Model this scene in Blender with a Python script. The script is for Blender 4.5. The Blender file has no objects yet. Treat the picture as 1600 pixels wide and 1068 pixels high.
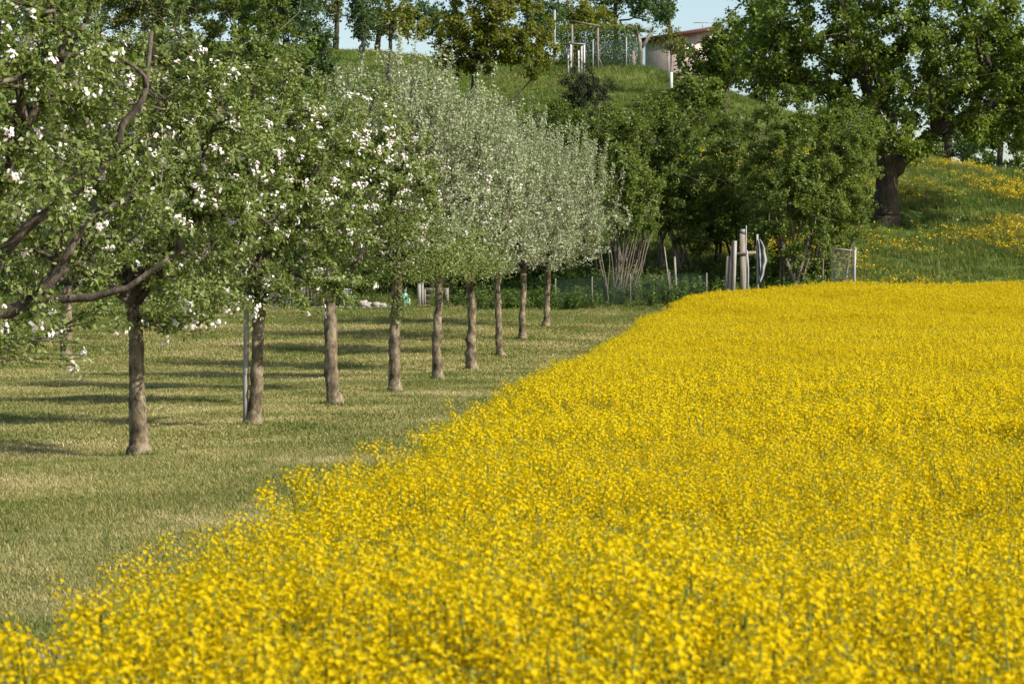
import bpy, math, random
import numpy as np
from mathutils import Vector, Matrix

rng = np.random.default_rng(11)
random.seed(5)
SC = bpy.context.scene
COL = SC.collection
R = math.radians

# ------------------------------------------------------------------ camera
CAM_Z, FPX, PITCH = 1.9, 4444.0, math.atan(68 / 4444.0)
cam_d = bpy.data.cameras.new('camera')
cam = bpy.data.objects.new('camera', cam_d)
COL.objects.link(cam)
cam.location = (0, 0, CAM_Z)
cam.rotation_euler = (math.pi / 2 - PITCH, 0, 0)
cam_d.sensor_width = 36
cam_d.lens = FPX / 1600 * 36
cam_d.clip_start, cam_d.clip_end = 0.2, 3000
cam_d.dof.use_dof = True
cam_d.dof.focus_distance = 46
cam_d.dof.aperture_fstop = 12.0
SC.camera = cam

# ------------------------------------------------------------------ light
SUN_EL, SUN_AZ = R(36), R(120)          # azimuth clockwise from +Y (view direction)
w = bpy.data.worlds.new('World'); SC.world = w; w.use_nodes = True
nt = w.node_tree
sky = nt.nodes.new('ShaderNodeTexSky'); sky.sky_type = 'NISHITA'; sky.sun_disc = False
sky.sun_elevation = SUN_EL; sky.sun_rotation = SUN_AZ
sky.air_density = 1.0; sky.dust_density = 1.2; sky.ozone_density = 1.0
bg = nt.nodes['Background']; bg.inputs['Strength'].default_value = 0.10
nt.links.new(sky.outputs[0], bg.inputs[0])
sd = bpy.data.lights.new('sun', 'SUN'); sd.energy = 4.2; sd.angle = R(0.53); sd.color = (1.0, 0.93, 0.82)
sun = bpy.data.objects.new('sun', sd); COL.objects.link(sun)
tosun = Vector((math.sin(SUN_AZ) * math.cos(SUN_EL), math.cos(SUN_AZ) * math.cos(SUN_EL), math.sin(SUN_EL)))
sun.rotation_euler = (-tosun).to_track_quat('-Z', 'Y').to_euler()
sun.location = (40, -30, 40)
SC.view_settings.view_transform = 'Standard'
SC.view_settings.look = 'None'
SC.view_settings.exposure = 0.75
SC.view_settings.gamma = 1.0
SC.render.engine = 'CYCLES'
SC.cycles.max_bounces = 8
SC.cycles.diffuse_bounces = 3
SC.cycles.transmission_bounces = 5
SC.cycles.transparent_max_bounces = 4
SC.cycles.use_denoising = True
SC.cycles.caustics_reflective = False
SC.cycles.caustics_refractive = False


# ------------------------------------------------------------------ pixel -> place
def at(px, py, y):
    u, v = (px - 800) / FPX, (534 - py) / FPX
    cp, sp = math.cos(PITCH), math.sin(PITCH)
    dy, dz = cp + v * sp, -sp + v * cp
    t = y / dy
    return np.array([u * t, y, CAM_Z + dz * t])


def pxm(y):                       # photo pixels for one metre at depth y
    return FPX / y


# ------------------------------------------------------------------ terrain
def sm(a, b, k):                  # smooth minimum
    h = np.clip(0.5 + 0.5 * (b - a) / k, 0, 1)
    return b * (1 - h) + a * h - k * h * (1 - h)


def G(x, y):
    x = np.asarray(x, float); y = np.asarray(y, float)
    s = np.clip(y - 74, 0, 45)
    base = .044 * (s - 3 * (1 - np.exp(-s / 3)))
    hill = 1.45 + .24 * (y - 109.5 - np.interp(x, [-2, 5], [5.5, 0]))
    crest = np.interp(x, [-90, -10, 7, 15, 23.5, 40, 70], [21, 18.6, 16.4, 12.6, 8.7, 5.0, 3.4]) + .012 * (y - 170)
    crest = np.maximum(crest, 2.0)
    hill = sm(hill, crest, 2.4)
    z = -sm(-base, -hill, .5)
    n = .03 * np.sin(x * .9 + 1.3) * np.sin(y * .37) + .02 * np.sin(x * 2.3 - y * .8)
    hn = np.clip((y - 112) / 10, 0, 1)
    n = n + hn * (.22 * np.sin(x * .31 + y * .17) + .12 * np.sin(x * .83 - y * .41 + 2))
    return z + n


EDGE_Y = np.array([-10, 5, 7.1, 9.6, 12.6, 18.5, 24, 28.2, 35.6, 82, 90, 96, 101, 105])
EDGE_X = np.array([-2.0, -1.33, -1.22, -1.06, -0.86, -0.54, -0.20, 0.0, 0.56, 3.75, 5.0, 6.0, 7.8, 11.0])


def edge_x(y):                    # left border of the rapeseed field
    return np.interp(y, EDGE_Y, EDGE_X)


def far_y(x):                     # far border of the rapeseed field
    return np.interp(x, [5, 8, 11, 16, 30], [96, 101.5, 104, 105.5, 106])


# ------------------------------------------------------------------ materials
MATS = {}


def new_mat(name):
    m = bpy.data.materials.new(name); m.use_nodes = True
    nt = m.node_tree
    for n in list(nt.nodes):
        nt.nodes.remove(n)
    out = nt.nodes.new('ShaderNodeOutputMaterial')
    MATS[name] = m
    return m, nt, out


def ramp(nt, stops, fac):
    r = nt.nodes.new('ShaderNodeValToRGB')
    els = r.color_ramp.elements
    while len(els) < len(stops):
        els.new(0.5)
    for e, (p, c) in zip(els, stops):
        e.position = p; e.color = (*c, 1)
    nt.links.new(fac, r.inputs['Fac'])
    return r.outputs['Color']


def math_node(nt, op, a, b=None):
    n = nt.nodes.new('ShaderNodeMath'); n.operation = op
    for i, v in enumerate((a, b)):
        if v is None: continue
        if isinstance(v, (int, float)): n.inputs[i].default_value = v
        else: nt.links.new(v, n.inputs[i])
    return n.outputs[0]


def noise(nt, scale, vec=None, detail=3, rough=.6):
    n = nt.nodes.new('ShaderNodeTexNoise')
    n.inputs['Scale'].default_value = scale
    n.inputs['Detail'].default_value = detail
    n.inputs['Roughness'].default_value = rough
    if vec is not None: nt.links.new(vec, n.inputs['Vector'])
    return n.outputs['Fac']


def mixc(nt, fac, a, b, mode='MIX'):
    n = nt.nodes.new('ShaderNodeMix'); n.data_type = 'RGBA'; n.blend_type = mode
    if isinstance(fac, (int, float)): n.inputs[0].default_value = fac
    else: nt.links.new(fac, n.inputs[0])
    for i, v in ((6, a), (7, b)):
        if isinstance(v, tuple): n.inputs[i].default_value = (*v, 1)
        else: nt.links.new(v, n.inputs[i])
    return n.outputs[2]


def leaf_mat(name, stops, translucency=.35, rough=.5, spec=.25, clump=.9, source='island', warm=(1.15, 1.2, .55), contrast=.9):
    """leaves or petals: colour differs from leaf to leaf and from clump to clump"""
    m, nt, out = new_mat(name)
    if source == 'island':
        g = nt.nodes.new('ShaderNodeNewGeometry'); rnd = g.outputs['Random Per Island']
        tc = nt.nodes.new('ShaderNodeTexCoord'); vec = tc.outputs['Object']
    else:
        g = nt.nodes.new('ShaderNodeNewGeometry')
        oi = nt.nodes.new('ShaderNodeObjectInfo')
        rnd = math_node(nt, 'FRACT', math_node(nt, 'ADD', oi.outputs['Random'], g.outputs['Random Per Island']))
        vec = oi.outputs['Location']
    nz = noise(nt, clump, vec, 2)
    f = math_node(nt, 'ADD', math_node(nt, 'MULTIPLY', rnd, .62), math_node(nt, 'MULTIPLY', math_node(nt, 'SUBTRACT', nz, .28 if contrast < 1 else .39), contrast))
    f.node.use_clamp = True
    c = ramp(nt, stops, f)
    p = nt.nodes.new('ShaderNodeBsdfPrincipled')
    nt.links.new(c, p.inputs['Base Color'])
    p.inputs['Roughness'].default_value = rough
    p.inputs['Specular IOR Level'].default_value = spec
    t = nt.nodes.new('ShaderNodeBsdfTranslucent')
    tcol = mixc(nt, 1.0, c, warm, 'MULTIPLY')
    nt.links.new(tcol, t.inputs['Color'])
    mx = nt.nodes.new('ShaderNodeMixShader'); mx.inputs[0].default_value = translucency
    nt.links.new(p.outputs[0], mx.inputs[1]); nt.links.new(t.outputs[0], mx.inputs[2])
    nt.links.new(mx.outputs[0], out.inputs['Surface'])
    return m


def solid_mat(name, stops, scale=8, rough=.8, bump=.0, stretch=(1, 1, 1), spec=.3, metallic=0, detail=4, bump_scale=None):
    m, nt, out = new_mat(name)
    tc = nt.nodes.new('ShaderNodeTexCoord')
    mp = nt.nodes.new('ShaderNodeMapping'); mp.inputs['Scale'].default_value = stretch
    nt.links.new(tc.outputs['Object'], mp.inputs['Vector'])
    nz = noise(nt, scale, mp.outputs[0], detail, .65)
    c = ramp(nt, stops, nz)
    p = nt.nodes.new('ShaderNodeBsdfPrincipled')
    nt.links.new(c, p.inputs['Base Color'])
    p.inputs['Roughness'].default_value = rough
    p.inputs['Specular IOR Level'].default_value = spec
    p.inputs['Metallic'].default_value = metallic
    if bump:
        b = nt.nodes.new('ShaderNodeBump'); b.inputs['Strength'].default_value = bump; b.inputs['Distance'].default_value = .02
        nt.links.new(noise(nt, bump_scale or scale * 2.5, mp.outputs[0], 5, .7), b.inputs['Height'])
        nt.links.new(b.outputs[0], p.inputs['Normal'])
    nt.links.new(p.outputs[0], out.inputs['Surface'])
    return m


leaf_mat('apple_leaf', [(.0, (.075, .108, .020)), (.35, (.160, .220, .044)), (.7, (.260, .310, .092)), (.88, (.37, .395, .19)), (1, (.50, .50, .35))], .38, .42, .35, 1.1)
leaf_mat('silver_leaf', [(.0, (.14, .185, .062)), (.35, (.285, .33, .165)), (.72, (.44, .475, .305)), (1, (.62, .64, .49))], .30, .55, .25, .8, warm=(1.1, 1.12, .75))
leaf_mat('petal_white', [(.0, (.62, .42, .42)), (.3, (.78, .68, .66)), (.6, (.82, .78, .76)), (1, (.85, .83, .81))], .25, .6, .2, 3, warm=(1, .95, .93))
leaf_mat('hedge_leaf', [(.0, (.054, .086, .015)), (.5, (.115, .168, .028)), (1, (.205, .260, .055))], .40, .45, .3, .55)
leaf_mat('hedge_leaf_light', [(.0, (.070, .110, .018)), (.5, (.138, .196, .033)), (1, (.235, .290, .068))], .40, .45, .3, .6)
leaf_mat('big_leaf', [(.0, (.065, .105, .013)), (.5, (.138, .198, .023)), (1, (.235, .290, .050))], .40, .42, .35, .45)
leaf_mat('yellow_leaf', [(.0, (.085, .105, .012)), (.5, (.165, .185, .019)), (1, (.27, .27, .04))], .42, .45, .3, .5)
leaf_mat('olive_leaf', [(.0, (.060, .068, .017)), (.5, (.115, .130, .029)), (1, (.20, .21, .06))], .32, .5, .25, .6)
leaf_mat('juniper_leaf', [(.0, (.012, .024, .010)), (.6, (.028, .045, .018)), (1, (.055, .075, .028))], .15, .6, .2, .8)
leaf_mat('far_leaf', [(.0, (.035, .072, .022)), (.5, (.065, .115, .034)), (1, (.11, .165, .05))], .34, .5, .25, .4)
leaf_mat('weed_leaf', [(.0, (.035, .075, .014)), (.5, (.080, .135, .028)), (1, (.15, .20, .05))], .35, .5, .25, .9)
leaf_mat('rape_petal', [(.0, (.59, .425, .003)), (.4, (.715, .530, .005)), (1, (.78, .598, .011))], .46, .7, .05, .35, 'instance', warm=(1.0, 1.02, .4))
leaf_mat('rape_green', [(.0, (.12, .165, .035)), (.5, (.21, .25, .042)), (1, (.34, .34, .045))], .32, .5, .3, .5, 'instance')
leaf_mat('mown_grass', [(.0, (.080, .125, .022)), (.25, (.155, .190, .042)), (.45, (.275, .258, .085)), (.7, (.44, .375, .165)), (.9, (.56, .465, .25)), (1, (.70, .61, .40))], .22, .6, .2, .28, 'instance', contrast=1.35)
leaf_mat('dry_hay', [(.0, (.22, .17, .085)), (.5, (.38, .31, .17)), (1, (.60, .52, .34))], .2, .7, .15, .5, 'instance')
leaf_mat('meadow_grass', [(.0, (.070, .118, .018)), (.4, (.135, .188, .036)), (.75, (.235, .255, .07)), (1, (.38, .34, .15))], .34, .5, .25, .16, 'instance', contrast=1.2)
leaf_mat('buttercup', [(.0, (.75, .50, .005)), (1, (.85, .62, .015))], .25, .5, .3, 2, 'instance')
leaf_mat('seed_head', [(.0, (.50, .48, .44)), (1, (.70, .68, .62))], .3, .8, .1, 2, 'instance')

solid_mat('apple_bark', [(.34, (.026, .021, .013)), (.44, (.095, .074, .042)), (.54, (.20, .157, .097)), (.68, (.38, .31, .215))], 5, .9, 1.0, (1.4, 1.4, .8), bump_scale=26, detail=8)
solid_mat('branch_bark', [(.3, (.028, .022, .016)), (.5, (.085, .066, .048)), (.68, (.20, .165, .125))], 5, .9, .8, (1.5, 1.5, .8), bump_scale=20)
solid_mat('dark_bark', [(.3, (.030, .024, .018)), (.55, (.075, .058, .042)), (.75, (.12, .105, .075))], 5, .95, 1.0, (2, 2, .5), bump_scale=9)
solid_mat('grey_bark', [(.3, (.10, .083, .064)), (.55, (.19, .155, .115)), (.75, (.30, .25, .19))], 6, .9, .7, (2, 2, .6))
solid_mat('pale_bark', [(.3, (.18, .155, .12)), (.6, (.31, .27, .21)), (.8, (.42, .38, .32))], 6, .9, .5, (2, 2, .7))
solid_mat('weathered_wood', [(.3, (.15, .12, .095)), (.5, (.25, .205, .165)), (.75, (.36, .31, .26))], 5, .9, .6, (6, 6, .35))
solid_mat('stake_wood', [(.3, (.20, .175, .145)), (.5, (.33, .30, .26)), (.75, (.46, .43, .38))], 5, .9, .5, (7, 7, .5))
solid_mat('dark_wood', [(.3, (.05, .045, .04)), (.5, (.09, .08, .07)), (.75, (.15, .135, .12))], 5, .9, .5, (6, 6, .4))
solid_mat('galvanised', [(.3, (.25, .26, .265)), (.7, (.36, .365, .37))], 14, .5, .1, spec=.5)
solid_mat('wire', [(.3, (.17, .19, .18)), (.7, (.24, .26, .25))], 14, .6)
solid_mat('green_wire', [(.3, (.035, .085, .055)), (.7, (.055, .115, .075))], 14, .6)
solid_mat('white_paint', [(.3, (.42, .41, .385)), (.7, (.60, .59, .56))], 6, .7)
solid_mat('mint_plastic', [(.3, (.24, .50, .40)), (.7, (.36, .62, .52))], 5, .5, .3)
solid_mat('blue_paint', [(.3, (.16, .22, .34)), (.7, (.25, .32, .46))], 5, .5)
solid_mat('navy_cloth', [(.3, (.012, .016, .035)), (.7, (.025, .032, .06))], 9, .8)
solid_mat('orange_plastic', [(.3, (.55, .16, .02)), (.7, (.68, .24, .04))], 5, .5)
solid_mat('rubber', [(.3, (.02, .02, .02)), (.7, (.045, .045, .045))], 20, .8)
solid_mat('stone', [(.3, (.22, .20, .17)), (.55, (.36, .33, .28)), (.8, (.48, .45, .40))], 7, .9, .7)
solid_mat('grey_sheet', [(.3, (.20, .20, .205)), (.7, (.36, .36, .36))], 3, .8, .5)
solid_mat('plaster_pink', [(.3, (.44, .33, .29)), (.6, (.55, .43, .38)), (.8, (.60, .50, .44))], 1.5, .9, .2)
solid_mat('red_wood', [(.3, (.05, .014, .012)), (.7, (.085, .022, .018))], 4, .8, .2, (1, 6, 6))
solid_mat('roof_sheet', [(.3, (.09, .09, .095)), (.7, (.16, .16, .165))], 3, .7, .2)
solid_mat('glass_dark', [(.3, (.02, .025, .03)), (.7, (.05, .055, .06))], 1, .15, spec=.6)
solid_mat('kerb_stone', [(.3, (.17, .16, .14)), (.7, (.28, .265, .24))], 7, .9, .4)


def ground_material():
    m, nt, out = new_mat('ground_soil_and_turf')
    a = nt.nodes.new('ShaderNodeAttribute'); a.attribute_name = 'zone'
    tc = nt.nodes.new('ShaderNodeTexCoord'); vec = tc.outputs['Object']
    n1 = noise(nt, .35, vec, 5, .65); n2 = noise(nt, 9, vec, 5, .7)
    f = math_node(nt, 'ADD', math_node(nt, 'MULTIPLY', n1, .6), math_node(nt, 'MULTIPLY', n2, .4))
    lawn = ramp(nt, [(.35, (.090, .100, .026)), (.48, (.16, .155, .050)), (.6, (.25, .22, .095)), (.72, (.33, .28, .15))], f)
    mead = ramp(nt, [(.35, (.055, .095, .016)), (.5, (.095, .145, .028)), (.68, (.17, .185, .055))], f)
    soil = ramp(nt, [(.3, (.035, .045, .015)), (.7, (.075, .075, .03))], f)
    sep = nt.nodes.new('ShaderNodeSeparateColor'); nt.links.new(a.outputs['Color'], sep.inputs[0])
    c = mixc(nt, sep.outputs[0], lawn, mead)
    c = mixc(nt, sep.outputs[1], c, soil)
    p = nt.nodes.new('ShaderNodeBsdfPrincipled'); p.inputs['Roughness'].default_value = .95
    p.inputs['Specular IOR Level'].default_value = .1
    nt.links.new(c, p.inputs['Base Color'])
    b = nt.nodes.new('ShaderNodeBump'); b.inputs['Strength'].default_value = .8; b.inputs['Distance'].default_value = .05
    nt.links.new(n2, b.inputs['Height']); nt.links.new(b.outputs[0], p.inputs['Normal'])
    nt.links.new(p.outputs[0], out.inputs['Surface'])
    return m


ground_material()


# ------------------------------------------------------------------ mesh helpers
class MB:
    """collects vertices and faces of one mesh"""
    def __init__(self):
        self.v, self.f, self.n, self.mi, self.cur = [], {}, 0, {}, 0

    def add(self, V, F):
        V = np.asarray(V, float).reshape(-1, 3); F = np.asarray(F, int)
        self.v.append(V); self.f.setdefault(F.shape[1], []).append(F + self.n); self.n += len(V)
        self.mi.setdefault(F.shape[1], []).append(np.full(len(F), self.cur))
        return self

    def box(self, c, s, rot=None):
        c = np.asarray(c, float); h = np.asarray(s, float) / 2
        V = np.array([[x, y, z] for x in (-1, 1) for y in (-1, 1) for z in (-1, 1)], float) * h
        if rot is not None: V = V @ np.array(rot).T
        return self.add(V + c, [[0, 1, 3, 2], [4, 6, 7, 5], [0, 4, 5, 1], [2, 3, 7, 6], [0, 2, 6, 4], [1, 5, 7, 3]])

    def plank(self, a, b, w, t, up=(0, 0, 1), jitter=0.0):
        """a board from a to b: w wide (towards side), t thick"""
        a = np.asarray(a, float); b = np.asarray(b, float); d = b - a; L = np.linalg.norm(d); d = d / L
        u = np.asarray(up, float); s = np.cross(d, u)
        if np.linalg.norm(s) < 1e-3: s = np.cross(d, (0, 1, 0))
        s /= np.linalg.norm(s); u = np.cross(s, d)
        V = []
        for q in (a, b):
            j = rng.normal(0, jitter, 4) if jitter else np.zeros(4)
            for k, (i1, i2) in enumerate(((-1, -1), (1, -1), (1, 1), (-1, 1))):
                V.append(q + s * i1 * w / 2 + u * i2 * t / 2 + d * j[k])
        return self.add(V, [[0, 3, 2, 1], [4, 5, 6, 7], [0, 1, 5, 4], [1, 2, 6, 5], [2, 3, 7, 6], [3, 0, 4, 7]])

    def tubes(self, P, Rd, sides=6, cap=True):
        """P (m,k,3) polylines, Rd (m,k) radii"""
        P = np.asarray(P, float); Rd = np.asarray(Rd, float)
        if P.ndim == 2: P = P[None]; Rd = Rd[None]
        m, k, _ = P.shape
        T = np.gradient(P, axis=1); T /= np.linalg.norm(T, axis=2, keepdims=True) + 1e-9
        ref = np.where(np.abs(T[:, :1, 2:3]) > .9, np.array([1., 0, 0]), np.array([0, 0, 1.]))
        ref = np.repeat(ref, k, axis=1)
        A = np.cross(T, ref); A /= np.linalg.norm(A, axis=2, keepdims=True) + 1e-9
        B = np.cross(T, A)
        th = np.arange(sides) * 2 * math.pi / sides
        V = P[:, :, None, :] + Rd[:, :, None, None] * (A[:, :, None, :] * np.cos(th)[None, None, :, None] + B[:, :, None, :] * np.sin(th)[None, None, :, None])
        idx = np.arange(m * k * sides).reshape(m, k, sides)
        a = idx[:, :-1, :]; b = np.roll(a, -1, 2); c = idx[:, 1:, :]; d = np.roll(c, -1, 2)
        self.add(V.reshape(-1, 3), np.stack([a, c, d, b], -1).reshape(-1, 4))
        if cap:
            off = self.n - m * k * sides
            for e in (0, k - 1):
                F = idx[:, e, :] + off
                F = F[:, ::-1] if e else F
                self.f.setdefault(sides, []).append(F); self.mi.setdefault(sides, []).append(np.full(len(F), self.cur))
        return self

    def tube(self, pts, r, sides=8):
        pts = np.asarray(pts, float); r = np.full(len(pts), r, float) if np.isscalar(r) else np.asarray(r, float)
        return self.tubes(pts[None], r[None], sides)

    def build(self, name, mat, parent=None, smooth=False, link=True):
        V = np.concatenate(self.v); me = bpy.data.meshes.new(name)
        me.vertices.add(len(V)); me.vertices.foreach_set('co', V.ravel().astype(np.float32))
        loops, starts, tot = [], [], 0
        for k, fs in self.f.items():
            F = np.concatenate(fs); loops.append(F.ravel()); starts.append(tot + np.arange(len(F)) * k); tot += F.size
        L = np.concatenate(loops); S = np.concatenate(starts)
        me.loops.add(len(L)); me.loops.foreach_set('vertex_index', L.astype(np.int32))
        me.polygons.add(len(S)); me.polygons.foreach_set('loop_start', S.astype(np.int32))
        if smooth: me.polygons.foreach_set('use_smooth', np.ones(len(S), bool))
        me.update(calc_edges=True)
        me.polygons.foreach_set('material_index', np.concatenate([np.concatenate(self.mi[k]) for k in self.f]).astype(np.int32))
        mats = mat if isinstance(mat, (list, tuple)) else [mat]
        for q in mats: me.materials.append(MATS[q])
        o = bpy.data.objects.new(name, me)
        if link: COL.objects.link(o)
        if parent is not None: o.parent = parent
        return o


def tag(o, label=None, cat=None, group=None, kind=None):
    if label: o['label'] = label
    if cat: o['category'] = cat
    if group: o['group'] = group
    if kind: o['kind'] = kind
    return o


def empty(name, loc, rz=0.0, label=None, cat=None, group=None):
    o = bpy.data.objects.new(name, None); COL.objects.link(o)
    o.location = [float(q) for q in loc]; o.rotation_euler = (0, 0, rz); o.empty_display_size = .2
    return tag(o, label, cat, group)


def copy_tree(o, loc, rz=0., sc=1., label=None, group=None):
    c = o.copy(); COL.objects.link(c); c.location = [float(q) for q in loc]; c.rotation_euler = (0, 0, rz); c.scale = (sc,) * 3
    for ch in list(o.children):
        d = ch.copy(); COL.objects.link(d); d.parent = c
        for g in list(ch.children):
            e = g.copy(); COL.objects.link(e); e.parent = d
    if label: c['label'] = label
    if group: c['group'] = group
    return c


def unit(V):
    return V / (np.linalg.norm(V, axis=-1, keepdims=True) + 1e-9)


def leaf_quads(P, N, D, L, ratio=.55, fold=.12):
    """one folded leaf (two triangles in one quad) for each point"""
    N = unit(N); D = unit(D - N * (D * N).sum(1, keepdims=True)); S = np.cross(D, N)
    L = L[:, None]; wd = L * ratio / 2
    V = np.stack([P, P + D * L * .45 + S * wd + N * L * fold, P + D * L, P + D * L * .45 - S * wd + N * L * fold], 1)
    n = len(P)
    return V.reshape(-1, 3), np.arange(n * 4).reshape(n, 4)


# ------------------------------------------------------------------ ground
def build_ground():
    xs = np.unique(np.concatenate([np.arange(-400, -40, 30), np.arange(-40, 45, .8), np.arange(45, 401, 30)]))
    ys = np.unique(np.concatenate([np.arange(-60, 0, 10), np.arange(0, 200, .8), np.arange(200, 300, 5), np.arange(300, 901, 60)]))
    X, Y = np.meshgrid(xs, ys); Z = G(X, Y)
    nx, ny = len(xs), len(ys)
    i = np.arange(nx * ny).reshape(ny, nx)
    F = np.stack([i[:-1, :-1], i[:-1, 1:], i[1:, 1:], i[1:, :-1]], -1).reshape(-1, 4)
    o = MB().add(np.stack([X, Y, Z], -1).reshape(-1, 3), F).build('ground', 'ground_soil_and_turf', smooth=True)
    meadow = np.clip((Y - 108) / 3, 0, 1)
    lush = np.exp(-((Y - 104) / 5) ** 2) * .6
    rape = np.clip((X - edge_x(Y)) / .8, 0, 1) * np.clip((far_y(X) - Y) / 1.5, 0, 1) * (X > -6)
    colr = np.zeros((nx * ny, 4), np.float32); colr[:, 0] = np.maximum(meadow, lush).ravel(); colr[:, 1] = rape.ravel(); colr[:, 3] = 1
    a = o.data.color_attributes.new('zone', 'FLOAT_COLOR', 'POINT'); a.data.foreach_set('color', colr.ravel())
    return tag(o, kind='structure')


build_ground()


# ------------------------------------------------------------------ scatter (instances on points) for what nobody could count
def scatter(name, P, rot, scl, idx, protos, label, cat):
    n = len(P)
    me = bpy.data.meshes.new(name); me.vertices.add(n); me.vertices.foreach_set('co', np.asarray(P, np.float32).ravel())
    for an, ty, key, val in (('rot', 'FLOAT_VECTOR', 'vector', rot), ('scl', 'FLOAT', 'value', scl), ('idx', 'INT', 'value', idx)):
        a = me.attributes.new(an, ty, 'POINT'); a.data.foreach_set(key, np.asarray(val, np.int32 if ty == 'INT' else np.float32).ravel())
    me.update()
    o = bpy.data.objects.new(name, me); COL.objects.link(o)
    c = bpy.data.collections.new(name + '_kinds')
    for i, p in enumerate(protos):
        p.name = '%s_kind_%02d' % (name, i); c.objects.link(p)
    ng = bpy.data.node_groups.new(name + '_scatter', 'GeometryNodeTree')
    ng.interface.new_socket('Geometry', in_out='INPUT', socket_type='NodeSocketGeometry')
    ng.interface.new_socket('Geometry', in_out='OUTPUT', socket_type='NodeSocketGeometry')
    N = ng.nodes; gi = N.new('NodeGroupInput'); go = N.new('NodeGroupOutput')
    ci = N.new('GeometryNodeCollectionInfo'); ci.inputs['Collection'].default_value = c
    ci.inputs['Separate Children'].default_value = True; ci.inputs['Reset Children'].default_value = True
    ip = N.new('GeometryNodeInstanceOnPoints'); ip.inputs['Pick Instance'].default_value = True

    def att(nm, ty):
        a = N.new('GeometryNodeInputNamedAttribute'); a.data_type = ty; a.inputs['Name'].default_value = nm
        return [q for q in a.outputs if q.enabled and q.name == 'Attribute'][0]
    er = N.new('FunctionNodeEulerToRotation')
    ng.links.new(att('rot', 'FLOAT_VECTOR'), er.inputs[0])
    ng.links.new(gi.outputs[0], ip.inputs['Points']); ng.links.new(ci.outputs[0], ip.inputs['Instance'])
    ng.links.new(att('idx', 'INT'), ip.inputs['Instance Index'])
    ng.links.new(er.outputs[0], ip.inputs['Rotation']); ng.links.new(att('scl', 'FLOAT'), ip.inputs['Scale'])
    ng.links.new(ip.outputs[0], go.inputs[0])
    md = o.modifiers.new('scatter', 'NODES'); md.node_group = ng
    return tag(o, label, cat, kind='stuff')


# ------------------------------------------------------------------ trees
def sample_env(blobs, n, power=.42, gap=.0, seed=0):
    """points inside a union of ellipsoids, more of them towards the outside, with gaps"""
    blobs = np.asarray(blobs, float)
    wt = (blobs[:, 3] * blobs[:, 4] * blobs[:, 5]) ** .78; wt = wt / wt.sum()
    out = np.zeros((0, 3)); r = np.random.default_rng(seed)
    ph = r.uniform(0, 6.28, 9)
    while len(out) < n:
        k = r.choice(len(blobs), n, p=wt)
        d = unit(r.normal(size=(n, 3))) * (r.uniform(0, 1, n) ** power)[:, None]
        p = blobs[k, :3] + d * blobs[k, 3:6]
        if gap:
            s = .75 * blobs[:, 3].mean()
            f = np.sin(p[:, 0] * 3.4 / s + ph[0] + 1.5 * np.sin(p[:, 2] * 2 / s + ph[1])) * np.sin(p[:, 1] * 3.1 / s + ph[2]) * np.sin(p[:, 2] * 4.2 / s + ph[3] + p[:, 0] / s)
            p = p[f > -1 + gap]
        out = np.concatenate([out, p])
    return out[:n]


def connect(tips, nodes, nrad, ntan, k, down=.35, sag=.18, r_ratio=.6, rtip=.004, rmax=9):
    """a curved branch from the nearest suitable node to each tip"""
    best = np.zeros(len(tips), int)
    for s in range(0, len(tips), 400):
        d = tips[s:s + 400, None, :] - nodes[None]
        dist = np.linalg.norm(d, axis=2)
        cost = dist + down * np.maximum(-d[:, :, 2], 0) * 2 - .15 * dist * (d * ntan[None]).sum(2) / (dist + 1e-6)
        best[s:s + 400] = cost.argmin(1)
    q = nodes[best]; dv = tips - q; L = np.linalg.norm(dv, axis=1, keepdims=True)
    c = q + ntan[best] * L * .35 + dv * .2 + np.array([0, 0, 1.]) * L * sag + rng.normal(size=q.shape) * L * .06
    t = np.linspace(0, 1, k)[None, :, None]
    P = (1 - t) ** 2 * q[:, None] + 2 * t * (1 - t) * c[:, None] + t ** 2 * tips[:, None]
    P[:, 1:-1] += rng.normal(size=P[:, 1:-1].shape) * (L[:, None] * .035)
    r0 = np.minimum(nrad[best] * r_ratio, rmax)
    Rd = r0[:, None] * (1 - np.linspace(0, 1, k)[None]) ** .8 + rtip
    return P, Rd


def flat(P, Rd, skip=0):
    T = unit(np.gradient(P, axis=1))
    return P[:, skip:].reshape(-1, 3), Rd[:, skip:].ravel(), T[:, skip:].reshape(-1, 3)


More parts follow.
